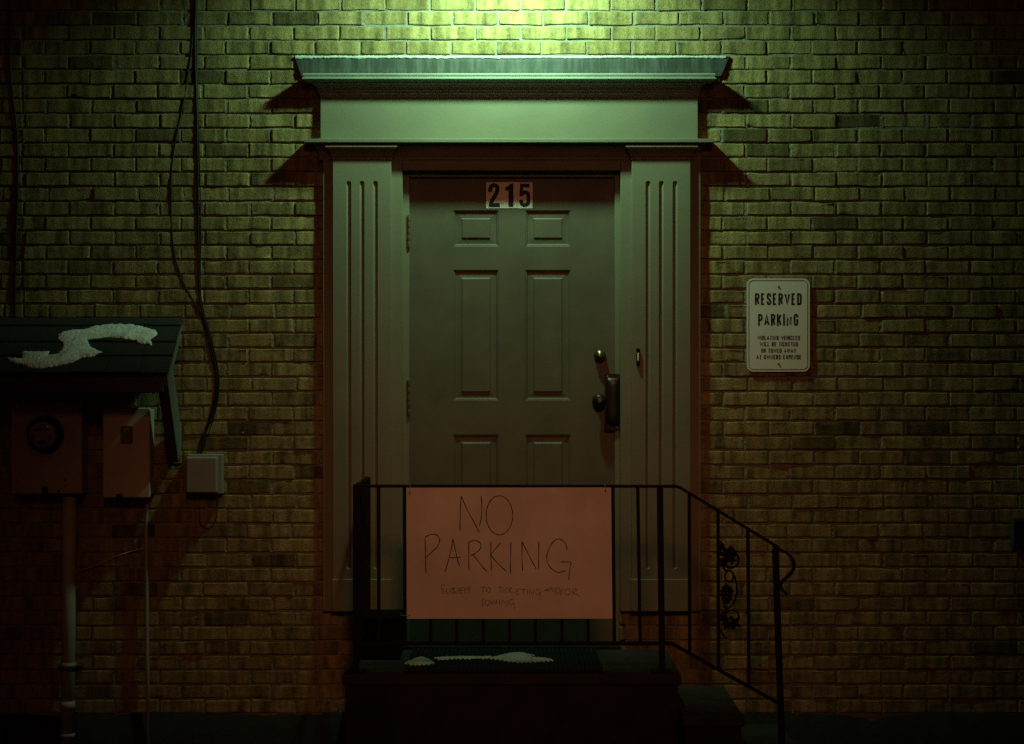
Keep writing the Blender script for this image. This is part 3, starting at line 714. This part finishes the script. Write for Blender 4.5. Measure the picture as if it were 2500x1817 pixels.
# ------------------------------------------------------------------ hand-written board tied to the railing
yb_ = yr - .028
bs = thing('handwritten_sign', (X(1243, yb_), yb_, Z(1511, yb_)), 'white poster board with handwritten no parking notice tied to the railing', 'sign')
b = MB(); NX, NZ = 24, 16; vs = []
TL, TR, BR, BL = (992.3, 1191), (1491.8, 1190.5), (1495, 1510.2), (993, 1511)
def bend(s, t): return 0.006 * max(0, s - .9) * 10 * max(0, t - .8) * 5 + .003 * max(0, .12 - s) * 8 * max(0, t - .7) * 3 + 0.004 * math.sin(s * 5.2 + 1) * math.sin(t * 3.0 + .5) + .003 * math.sin(t * 6 + s * 3)
def bd(s, t, off=0.0):
    u = (TL[0] * (1 - s) + TR[0] * s) * (1 - t) + (BL[0] * (1 - s) + BR[0] * s) * t
    v = (TL[1] * (1 - s) + TR[1] * s) * (1 - t) + (BL[1] * (1 - s) + BR[1] * s) * t
    return (X(u, yb_), yb_ - bend(s, t) - off, Z(v, yb_))
F_ = [bd(i / NX, j / NZ) for j in range(NZ + 1) for i in range(NX + 1)]; B_ = [(p[0], p[1] + .005, p[2]) for p in F_]
w = NX + 1; q = [(j * w + i, j * w + i + 1, (j + 1) * w + i + 1, (j + 1) * w + i) for j in range(NZ) for i in range(NX)]; N = len(F_)
edge = [i for i in range(w)] + [j * w + NX for j in range(1, NZ + 1)] + [NZ * w + i for i in range(NX - 1, -1, -1)] + [j * w for j in range(NZ - 1, 0, -1)]
b.add(F_ + B_, q + [tuple(N + i for i in f[::-1]) for f in q] + [(edge[i], edge[(i + 1) % len(edge)], N + edge[(i + 1) % len(edge)], N + edge[i]) for i in range(len(edge))])
board = b.build('poster_board', M['board'], bs)
def hw(px, py):      # zoomed crop coordinates -> board
    return bd((px - 161) / (2054 - 161), (py - 154) / (1363 - 154), .0006)
big = [[(655, 550), (656, 460), (660, 330), (668, 232)], [(668, 232), (720, 350), (780, 465), (834, 570)], [(853, 228), (858, 330), (852, 430), (835, 510)],
       [(1020 + 122 * math.cos(math.radians(a)) + (8 if a > 90 else 0) * 0, 408 + 180 * math.sin(math.radians(a))) for a in range(-80, 290, 12)],
       [(332, 620), (336, 760), (336, 860), (341, 940)], [(334, 612), (370, 588), (420, 582), (458, 605), (468, 640), (450, 690), (405, 740), (336, 800)],
       [(516, 930), (545, 830), (575, 710), (590, 622)], [(590, 622), (612, 730), (632, 820), (650, 880)], [(560, 799), (610, 798), (655, 797)],
       [(735, 658), (735, 760), (735, 850), (736, 920)], [(733, 662), (770, 640), (815, 645), (845, 672), (842, 715), (800, 755), (755, 780)], [(775, 775), (820, 830), (860, 885), (902, 928)],
       [(940, 652), (938, 760), (940, 850), (942, 922)], [(1030, 665), (985, 715), (932, 778)], [(934, 772), (990, 840), (1040, 890), (1082, 928)],
       [(1123, 660), (1122, 780), (1120, 880), (1122, 955)],
       [(1230, 925), (1226, 820), (1226, 730), (1228, 655)], [(1228, 655), (1270, 740), (1320, 840), (1356, 905)], [(1381, 655), (1381, 760), (1378, 850), (1380, 912)],
       [(1642, 730), (1632, 680), (1605, 645), (1565, 628), (1520, 650), (1480, 710), (1456, 790), (1468, 860), (1505, 910), (1560, 938), (1628, 922)], [(1580, 842), (1620, 843), (1674, 846), (1668, 900), (1658, 1002)]]
small = [[(515, 1055), (490, 1052), (476, 1070), (485, 1090), (505, 1105), (500, 1125), (480, 1132)], [(530, 1080), (528, 1120), (545, 1130), (560, 1115), (562, 1082)], [(580, 1075), (578, 1130)], [(580, 1078), (605, 1085), (588, 1100), (610, 1115), (580, 1130)],
         [(632, 1075), (634, 1115), (620, 1130), (606, 1118)], [(655, 1078), (652, 1128), (680, 1126)], [(655, 1080), (680, 1078)], [(654, 1103), (676, 1102)], [(712, 1080), (695, 1092), (692, 1115), (708, 1128)], [(720, 1078), (752, 1078)], [(737, 1078), (735, 1128)],
         [(842, 1072), (888, 1070)], [(866, 1072), (862, 1122)], [(915 + 20 * math.cos(math.radians(a)), 1098 + 22 * math.sin(math.radians(a))) for a in range(0, 365, 20)],
         [(1005, 1075), (1040, 1072)], [(1022, 1074), (1020, 1128)], [(1048, 1076), (1047, 1126)], [(1088, 1078), (1068, 1092), (1066, 1112), (1086, 1124)], [(1104, 1072), (1104, 1128)], [(1134, 1076), (1108, 1100), (1140, 1128), (1160, 1118)],
         [(1178, 1092), (1170, 1138), (1200, 1138)], [(1172, 1092), (1205, 1090)], [(1172, 1115), (1192, 1114)], [(1210, 1096), (1262, 1092)], [(1238, 1096), (1236, 1140)], [(1275, 1092), (1272, 1140)], [(1292, 1140), (1294, 1092), (1326, 1140), (1330, 1092)],
         [(1392, 1098), (1365, 1092), (1350, 1118), (1365, 1140), (1388, 1132)], [(1375, 1124), (1394, 1122), (1386, 1190)],
         [(1425, 1112), (1462, 1086), (1470, 1112)], [(1440, 1104), (1472, 1104)], [(1482, 1112), (1486, 1072), (1512, 1116), (1518, 1078)], [(1536, 1078), (1534, 1130), (1568, 1122), (1580, 1100), (1562, 1082), (1536, 1078)], [(1608, 1078), (1572, 1150)],
         [(1645 + 24 * math.cos(math.radians(a)), 1116 + 28 * math.sin(math.radians(a))) for a in range(0, 365, 20)], [(1690, 1142), (1692, 1096)], [(1688, 1096), (1718, 1090), (1728, 1108), (1698, 1122), (1756, 1158)],
         [(845, 1192), (872, 1186)], [(858, 1190), (858, 1258)], [(902 + 20 * math.cos(math.radians(a)), 1216 + 24 * math.sin(math.radians(a))) for a in range(0, 365, 20)], [(935, 1190), (945, 1234), (968, 1196), (980, 1234), (996, 1186)], [(1018, 1186), (1016, 1238)], [(1040, 1240), (1042, 1190), (1082, 1240), (1086, 1190)],
         [(1150, 1192), (1118, 1188), (1100, 1212), (1118, 1236), (1140, 1230)], [(1128, 1220), (1156, 1218), (1152, 1278)]]
for strokes, rad, nsm in ((big[:4], .0019, 5), (big[4:], .0019, 5), *[(w_, 0.0010, 3) for w_ in (
        [q for q in small if q[0][1] < 1160 and q[0][0] < 760], [q for q in small if q[0][1] < 1160 and 760 < q[0][0] < 945],
        [q for q in small if q[0][1] < 1160 and 945 < q[0][0] < 1400], [q for q in small if q[0][1] < 1160 and q[0][0] > 1400], [q for q in small if q[0][1] > 1160])]):
    b = MB()
    for st_ in strokes:
        pl = smooth([(p[0] + rng.normal(0, .8), p[1] + rng.normal(0, .8)) for p in st_], nsm)
        b.tube([hw(*p) for p in pl], [rad * (1 + .2 * math.sin(i * .7)) for i in range(len(pl))], n=6, flat=.35)
    b.build('lettering', M['marker'], board)
for (px, py, qx, qy) in ((191, 205, 192, 116), (2003, 190, 1995, 122), (190, 1333, 104, 1330)):
    c0 = Vector(hw(px, py)); c1 = Vector(hw(qx, qy)) + Vector((0, .0, 0))
    h = MB(); h.lathe(c0, [(.0032, 0), (.003, .0006), (0, .0008)], n=12); h.build('punched_hole', M['rusthole'], board)
    s_ = MB(); mid = (c0 + c1) / 2 + Vector((.002, -.008, 0)); s_.tube([c0, mid, c1, c1 + Vector((.001, .02, .003))], .0012, n=6); s_.build('tie_string', M['string'], bs)
b = MB(); b.tube([RP(853, 1188, -.75), RP(858, 1183, -.752), RP(866, 1177, -.752), RP(873, 1174.5, -.75), RP(877, 1176, -.745), RP(880, 1174, -.74)], .0017, n=6)
one(b, 'string_end', M['string'], 'loose end of pale string knotted round the railing corner', 'string')
b = MB()
b.tube([RP(841, 1524, -.02), RP(843, 1510, -.02), RP(844.5, 1496, -.02), RP(845, 1490, -.025)], .0011, n=6); b.tube([RP(852, 1512, -.02), RP(850, 1500, -.02), RP(847, 1490, -.025)], .0009, n=6)
one(b, 'loose_string', M['string'], 'thin loose string hanging under the left pilaster', 'string')

# ------------------------------------------------------------------ doormat and snow on it
dm = thing('doormat', (X(1232, -.4), -.4, LAND), 'black ribbed rubber doormat on the landing', 'doormat')
b = MB(); xa, xb = -0.452, 0.390; ya, yb2 = -0.765, -0.055; zt = LAND + .012
n = 44
for k in range(n):
    t0 = xa + (xb - xa) * k / n; t1 = xa + (xb - xa) * (k + .72) / n
    b.box(t0, t1, ya + rng.rand() * .006, yb2, LAND + .004, zt + rng.rand() * .001, .002)
b.box(xa + .004, xb - .004, ya + .01, yb2 - .006, LAND + .0008, LAND + .0045)
b.build('rubber_ribs', M['mat'], dm)

def noise2(x, y, s):
    return (math.sin(x * 12.9 * s + y * 3.1 + s) + math.sin(y * 17.3 * s - x * 5.7 + 2 * s) + math.sin((x + y) * 23.1 * s + 1.7)) / 3
def snow_patch(name, poly2, to3, nrm, h, wdt, step, m, label, flatness=1.0):
    pl = []; size = float(np.ptp(np.array(poly2), axis=0).max())
    for (ax, ay), (bx, by) in zip(poly2, poly2[1:] + poly2[:1]):      # a finer, ragged outline
        L = math.hypot(bx - ax, by - ay); n_ = max(1, int(L / .012))
        for q in range(n_):
            t = q / n_; a_ = .0022 if q else 0
            pl.append((ax + (bx - ax) * t + rng.normal(0, a_), ay + (by - ay) * t + rng.normal(0, a_)))
    poly = np.array(pl); mn, mx = poly.min(0), poly.max(0)
    A = poly; B = np.roll(poly, -1, 0)
    gx = np.arange(mn[0], mx[0] + step, step); gy = np.arange(mn[1], mx[1] + step, step)
    def inside(px, py):
        c = False
        for (ax, ay), (bx, by) in zip(A, B):
            if (ay > py) != (by > py) and px < (bx - ax) * (py - ay) / (by - ay) + ax: c = not c
        return c
    def dist(px, py):
        d = B - A; w = np.array([px, py]) - A; t = np.clip((w * d).sum(1) / ((d * d).sum(1) + 1e-12), 0, 1)
        return float(np.sqrt(((w - t[:, None] * d) ** 2).sum(1)).min())
    def near(px, py):
        d = B - A; w = np.array([px, py]) - A; t = np.clip((w * d).sum(1) / ((d * d).sum(1) + 1e-12), 0, 1)
        q = A + t[:, None] * d; k = int(((q - [px, py]) ** 2).sum(1).argmin()); return q[k]
    idx = {}; vs = []; hs = []
    def vert(i, j):
        if (i, j) in idx: return idx[i, j]
        px, py = mn[0] + i * step, mn[1] + j * step
        jx, jy = px + rng.normal(0, step * .12), py + rng.normal(0, step * .12)
        ins = inside(px, py); d0 = dist(px, py) if ins else 0
        dd = max(0, d0 - wdt * .35 * abs(noise2(px * 7, py * 7, 1.3)))
        if not ins or d0 < step * .35: jx, jy = near(px, py)
        hh = h * (1 - math.exp(-dd / wdt)) * (0.85 + 0.5 * noise2(px, py, 1.0) + 0.3 * noise2(px, py, 3.1) + rng.normal(0, .06)) if dd > 0 else 0
        idx[i, j] = len(vs); vs.append(Vector(to3(jx, jy)) + Vector(nrm) * (max(0, hh) + .0012 if dd > 0 else -.003)); return idx[i, j]
    fs = []
    for i in range(len(gx)):
        for j in range(len(gy)):
            if inside(mn[0] + (i + .5) * step, mn[1] + (j + .5) * step): fs.append((vert(i, j), vert(i + 1, j), vert(i + 1, j + 1), vert(i, j + 1)))
    mb = MB(); mb.add(vs, fs, True)
    return one(mb, name, m, label, 'snow', 'patches of leftover snow')
def land_pt(u, v): return on_plane(u, v, (0, 0, LAND + .012), Vector((0, 0, 1)))
def crop4(pts): return [(lambda p: (p.x, p.y))(land_pt(750 + a / 2.746, 1100 + c / 2.746)) for a, c in pts]
snow_patch('snow_patch', crop4([(650, 1425), (690, 1408), (735, 1400), (790, 1400), (830, 1408), (858, 1424), (830, 1434), (760, 1438), (700, 1440)]), lambda x, y: (x, y, LAND + .012), (0, 0, 1), .020, .03, .0045, M['frost'], 'small rounded mound of snow at the left front of the doormat')
snow_patch('snow_patch', crop4([(1215, 1395), (1270, 1378), (1330, 1366), (1400, 1362), (1470, 1366), (1530, 1372), (1490, 1384), (1540, 1394), (1620, 1398), (1660, 1408), (1600, 1415), (1500, 1420), (1400, 1422), (1340, 1414), (1280, 1402)]), lambda x, y: (x, y, LAND + .012), (0, 0, 1), .015, .035, .0045, M['frost'], 'long drift of snow across the middle of the doormat')
snow_patch('snow_patch', crop4([(850, 1388), (950, 1380), (1060, 1378), (1160, 1380), (1230, 1376), (1260, 1384), (1210, 1394), (1100, 1398), (980, 1398), (900, 1404), (862, 1402)]), lambda x, y: (x, y, LAND + .012), (0, 0, 1), .004, .03, .006, M['frost'], 'thin grey dusting of snow between the two mounds on the doormat')

# black box added for the unidentified dark patch behind the railing's left corner
bx = thing('dark_box', (X(935, -.2), -.2, LAND), 'low unidentified black box in the left corner of the landing', 'box')
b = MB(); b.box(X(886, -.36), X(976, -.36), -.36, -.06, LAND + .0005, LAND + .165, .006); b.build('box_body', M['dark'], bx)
b = MB(); b.box(X(884.5, -.365), X(977.5, -.365), -.365, -.055, LAND + .1655, LAND + .187, .005); b.build('box_top', M['dark'], bx)

# ------------------------------------------------------------------ shingled canopy over the meters
hx1 = X(443); yh = -.37; zh0, zh1 = Z(778), Z(911, yh)
ho = thing('meter_canopy', (-2.0, 0, Z(778)), 'small lean-to canopy with black shingles over the electric meter', 'canopy')
hx0 = -2.75
sl = Vector((0, yh, zh1 - zh0)); Ln = sl.length; sd = sl.normalized(); nn = Vector((0, sd.z, -sd.y)); nn = nn if nn.z > 0 else -nn
def hp(x, t, o): p = Vector((x, 0, zh0)) + sd * (t * Ln) + nn * o; return p
b = MB()
for k, (t0, t1) in enumerate(((-0.0, .16), (.14, .46), (.44, .72), (.70, 1.02))):
    x = hx0
    for j in range(60):
        wj = .16 + rng.normal(0, .012)
        xe = min(hx1 + .008, x + wj)
        tt = t1 + rng.normal(0, .004)
        a = [hp(x + .001, t0, .005), hp(xe - .001, t0, .005), hp(xe - .001, tt, .013 + rng.normal(0, .001)), hp(x + .001, tt, .013 + rng.normal(0, .001))]
        bb = [p - nn * .007 for p in a]
        b.add(a + bb, [(0, 1, 2, 3), (7, 6, 5, 4), (0, 4, 5, 1), (1, 5, 6, 2), (2, 6, 7, 3), (3, 7, 4, 0)])
        x = xe
        if x >= hx1: break
b.build('shingle_roof', M['shingle'], ho)
b = MB(); a = [hp(hx0, 0, .003), hp(hx1 - .002, 0, .003), hp(hx1 - .002, .985, .003), hp(hx0, .985, .003)]; c = [p - nn * .018 for p in a]
b.add(a + c, [(0, 1, 2, 3), (7, 6, 5, 4), (0, 4, 5, 1), (1, 5, 6, 2), (2, 6, 7, 3), (3, 7, 4, 0)]); b.build('roof_deck', M['wood'], ho)
b = MB(); b.box(hx0, hx1 - .02, yh + .006, yh + .028, zh1 - .085, zh1 - .017, .002); b.build('fascia', M['wood'], ho)
# raking edge board and diagonal brace at the right end, their outer sides painted pale
b = MB(); p, q_ = hp(hx1 - .004, .0, -.035), hp(hx1 - .004, 1.0, -.035)
b.bar(p + Vector((-.006, 0, 0)), q_ + Vector((-.006, 0, 0)), .075, .016, up=(1, 0, 0)); b.build('rake_board', M['whitetrim'], ho)
b = MB(); p = Vector((hx1 - .028, yh + .05, zh1 - .03)); q_ = Vector((hx1 - .024, -.045, Z(1113, -.06)))
sh = Vector((0, .046, .027)); b.bar(p + sh, q_ + sh * .5, .15, .044, up=(1, 0, 0)); br_ = b.build('brace', M['wood'], ho)
b = MB(); b.bar(p + sh + Vector((.0235, 0, 0)), q_ + sh * .5 + Vector((.0235, 0, 0)), .146, .002, up=(1, 0, 0)); b.build('painted_side', M['whitetrim'], br_)
b = MB(); b.box(hx0, hx1 - .03, -.03, -.004, zh0 - .11, zh0 - .03, .002); b.build('ledger_board', M['wood'], ho)
# snow on its roof
hp0 = hp(0, 0, .013)
def roofpt(u, v):
    p = on_plane(u, v, hp0, nn); r = p - Vector((0, 0, zh0)); return (p.x, (r - nn * .013).dot(sd))
def to_roof(x, t): return Vector((x, 0, zh0)) + sd * t + nn * .0115
out_ = [(45, 460), (75, 480), (150, 480), (137, 445), (160, 432), (235, 432), (340, 428), (332, 455), (385, 448), (412, 420), (424, 372), (390, 358), (384, 322), (430, 297), (500, 284), (560, 286), (640, 258), (760, 247), (880, 250), (980, 272), (1045, 288), (1053, 325), (1012, 360), (1022, 388), (960, 380), (900, 360), (820, 345), (730, 338), (660, 350), (592, 358), (604, 395), (640, 415), (692, 440), (640, 462), (540, 475), (480, 505), (380, 530), (270, 550), (190, 540), (140, 515), (60, 500)]
snow_patch('snow_patch', [roofpt(a / 2.747, 700 + c / 2.747) for a, c in out_], to_roof, tuple(nn), .011, .016, .0045, M['snow'], 'ragged strip of snow lying across the black shingle canopy')

# ------------------------------------------------------------------ electric meter cabinet
yc = -.12
me_ = thing('meter_cabinet', (X(113), 0, Z(1206)), 'grey metal cabinet with a round electric meter under the canopy', 'meter')
b = MB(); b.box(X(27, yc), X(200, yc), yc, .0, Z(1206, yc), Z(978, yc), .004); b.build('cabinet_body', M['cabinet'], me_)
cm = (X(111, yc), yc, Z(1060, yc))
b = MB(); b.lathe(cm, [(.086, 0), (.086, .012), (.081, .020), (.074, .020), (.070, .012), (.070, .001)], n=40); b.build('meter_ring', M['bronze'], me_)
b = MB(); b.lathe(cm, [(.066, .001), (.066, .05), (.06, .055), (0, .055)], n=36); dl = b.build('meter_dial', M['dial'], me_)
b = MB()
b.box(cm[0] - .036, cm[0] + .030, yc - .0575, yc - .0548, cm[2] + .018, cm[2] + .026)
for dx in (-.042, .034): b.lathe((cm[0] + dx, yc - .0548, cm[2] - .012), [(.009, 0), (.009, .002), (0, .0022)], n=16)
b.box(cm[0] - .02, cm[0] + .02, yc - .057, yc - .0548, cm[2] - .04, cm[2] - .028)
b.build('dial_marks', M['ink'], dl)
b = MB(); b.lathe(cm, [(.0695, .012), (.0695, .075), (.066, .088), (.055, .095), (.03, .099), (.0, .1)], n=40); b.build('glass_cover', M['glass'], me_)
b = MB(); b.box(X(103, yc), X(118, yc), yc - .008, yc, Z(1205, yc), Z(1187, yc), .003); b.build('hasp', M['bronze'], me_)
for (uu, vv) in ((158, 1172), (158, 1186), (143, 1199)):
    b = MB(); b.lathe((X(uu, yc), yc, Z(vv, yc)), [(.005, 0), (.005, .002), (0, .003)], n=12); b.build('knockout', M['bronze'], me_)
# second utility box
ub = thing('utility_box', (X(308), 0, Z(1215)), 'tall beige utility box beside the meter cabinet under the canopy', 'utility box')
b = MB(); b.box(X(255, -.09), X(368, -.09), -.088, 0, Z(1208, -.09), Z(1000, -.09), .003); b.build('box_body', M['cabinet2'], ub)
b = MB(); b.box(X(250.5, yc), X(365.5, yc), yc, -.089, Z(1215.5, yc), Z(996, yc), .004); cv = b.build('box_cover', M['cabinet2'], ub)
b = MB(); b.prism(rrect(X(294, yc), X(324, yc), Z(1084, yc), Z(1040, yc), .008), yc - .0008, yc - .0001); b.build('faded_label', M['rust'], cv)
b = MB(); b.box(X(284, yc), X(300, yc), yc - .006, yc, Z(1214, yc), Z(1206, yc), .002); b.build('hasp', M['bronze'], cv)
# conduits
cd = thing('meter_conduit', (X(170), -.05, 0), 'thick grey conduit running from the meter cabinet to the ground', 'conduit')
b = MB(); xc = X(170, -.05); b.tube([(xc, -.05, Z(1206.5, -.05)), (xc - .004, -.05, Z(1500, -.05)), (xc - .012, -.05, 0)], .0315, n=24); b.build('pipe', M['pvc'], cd)
for vv, hh in ((1624, .012), (1722, .02), (1795, .008)):
    b = MB(); xx = xc - .004 - .008 * (vv - 1500) / 340; zz = Z(vv, -.05)
    b.lathe((xx, -.05, zz), [(.0316, -hh), (.0345, -hh), (.0345, hh), (.0316, hh)], axis='z', n=24); b.build('coupling', M['pvc'], cd)
b = MB(); zz = Z(1627, -.05); b.lathe((xc - .007, -.05, zz - .012), [(.0352, -.004), (.0365, -.003), (.0365, .003), (.0352, .004)], axis='z', n=24)
b.box(xc - .065, xc + .05, -.012, .0, zz - .022, zz - .004, .002); b.build('strap', M['bronze'], cd)
b = MB(); b.tube([(X(363, -.03), -.03, Z(1217, -.03)), (X(362, -.03), -.03, Z(1228, -.03)), (X(358, -.03), -.03, Z(1245, -.03)), (X(357, -.025), -.025, Z(1300, -.025)), (X(359, -.025), -.025, Z(1600, -.025)), (X(364, -.025), -.025, 0)], .0092, n=14)
one(b, 'ground_conduit', M['pvc'], 'thin pale conduit dropping from the beige utility box', 'conduit')
b = MB(); b.tube([(X(190, -.02), -.02, Z(1396, -.02)), (X(240, -.012), -.012, Z(1378)), (X(281, -.012), -.012, Z(1359)), (X(318, -.012), -.012, Z(1346)), (X(352, -.012), -.012, Z(1339))], .0026, n=8)
one(b, 'bonding_wire', M['string'], 'short thin wire crossing the bricks between the two conduits', 'wire')
# small junction box with cables
yj = -.095
jb = thing('junction_box', (X(500), 0, Z(1206)), 'small square grey plastic junction box where the black cables end', 'junction box')
b = MB(); b.box(X(457, -.03), X(545, -.03), -.045, 0, Z(1206, -.03), Z(1109, -.03), .004); b.build('back_plate', M['plastic'], jb)
b = MB(); b.box(X(453.5, yj), X(529.5, yj), yj, -.0455, Z(1204, yj), Z(1116, yj), .006); b.build('box_cover', M['plastic'], jb)
b = MB(); b.tube([(X(548 + 5.5 * math.cos(math.radians(a))), -.012, Z(1153 + 6 * math.sin(math.radians(a)))) for a in range(0, 361, 30)], .0014, n=6, cap=False); b.build('latch_loop', M['screw'], jb)
def cable(name, pts, r, label, y=-.0015):
    pl = smooth(pts, 6)
    b = MB(); b.tube([(X(u, y), y - .0006 * math.sin(i * .3), Z(v, y)) for i, (u, v) in enumerate(pl)], r, n=10)
    return one(b, name, M['cable'], label, 'cable', 'black cables on the brick wall')
main = [(478, -260), (478, 0), (476, 64), (477, 160), (480, 255), (483, 425), (484, 573), (486, 697), (491, 747), (510, 820), (524, 882), (531, 926), (528, 973), (513, 1028), (497, 1071), (489, 1108)]
cable('black_cable', main, .0052, 'thicker black cable bowing right before it enters the junction box')
cable('black_cable', [(474, -260), (474, 0), (469, 106), (450, 238), (429, 340), (418.5, 425), (418, 531), (425, 616), (441, 672), (453, 700), (488, 765), (506, 826), (518, 878), (526, 930), (522, 980), (508, 1030), (490, 1074), (482, 1108)], .0034, 'thinner black cable swinging left away from the main cable', -.001)
cable('black_cable', [(481.5, -260), (481.5, 0), (480, 64), (483, 255), (488, 425), (490, 573), (489, 697), (496, 755), (517, 830), (530, 890), (535, 930), (531, 980), (519, 1028), (504, 1071), (492, 1108)], .0028, 'slim black cable running tight along the right of the thick cable', -.002)
cable('black_cable', [(21, -260), (21, 0), (25, 170), (36, 276), (42, 340), (43, 467), (40, 531), (38, 640), (36, 697), (36, 779)], .005, 'black cable down the left edge above the canopy')
cable('black_cable', [(527, 1206), (530, 1235), (529, 1262), (522, 1278), (510, 1290), (492, 1284), (486, 1262), (490, 1206)], .0022, 'thin loop of black cable hanging under the junction box')
# grey outlet box at the right edge
ob = thing('outlet_box', (X(2492), 0, Z(1340)), 'dim grey outlet box at the right edge of the brick wall', 'outlet box')
b = MB(); b.box(X(2466), X(2524), -.05, 0, Z(1335), Z(1262), .004); b.build('box_body', M['wood'], ob)
b = MB(); b.box(X(2477, -.06), X(2526, -.06), -.062, -.0505, Z(1322), Z(1272), .003); b.build('flap_cover', M['dark'], ob)

# ------------------------------------------------------------------ wall lamp above the doorway (its light is set at the top)
wl = thing('wall_lamp', (0, 0, 4.0), 'gooseneck wall lamp on the bricks above the doorway', 'lamp')
b = MB(); b.lathe((0, 0, 4.0), [(.06, 0), (.06, .012), (.045, .02), (0, .02)]); b.build('wall_plate', M['iron'], wl)
b = MB(); b.tube([(0, -.01, 4.0), (0, -.15, 4.06), (0, -.3, 4.11), (0, -.42, 4.1), (0, -.48, 4.04), (0, -.50, 3.96)], .011, n=12); b.build('arm', M['iron'], wl)
b = MB(); b.lathe((0, -.50, 3.80), [(.155, 0), (.150, .02), (.11, .08), (.06, .13), (.035, .17), (.03, .172), (.055, .126), (.105, .076), (.146, .018), (.151, 0)], axis='z'); b.build('shade', M['iron'], wl)
b = MB(); b.lathe((0, -.50, 3.83), [(.001, -.03), (.022, -.02), (.03, 0), (.022, .025), (.012, .045), (.001, .05)], axis='z', n=18); b.build('bulb', M['bulb'], wl)
lamp_light.parent = wl; lamp_light.location = LAMP - Vector(wl.location)
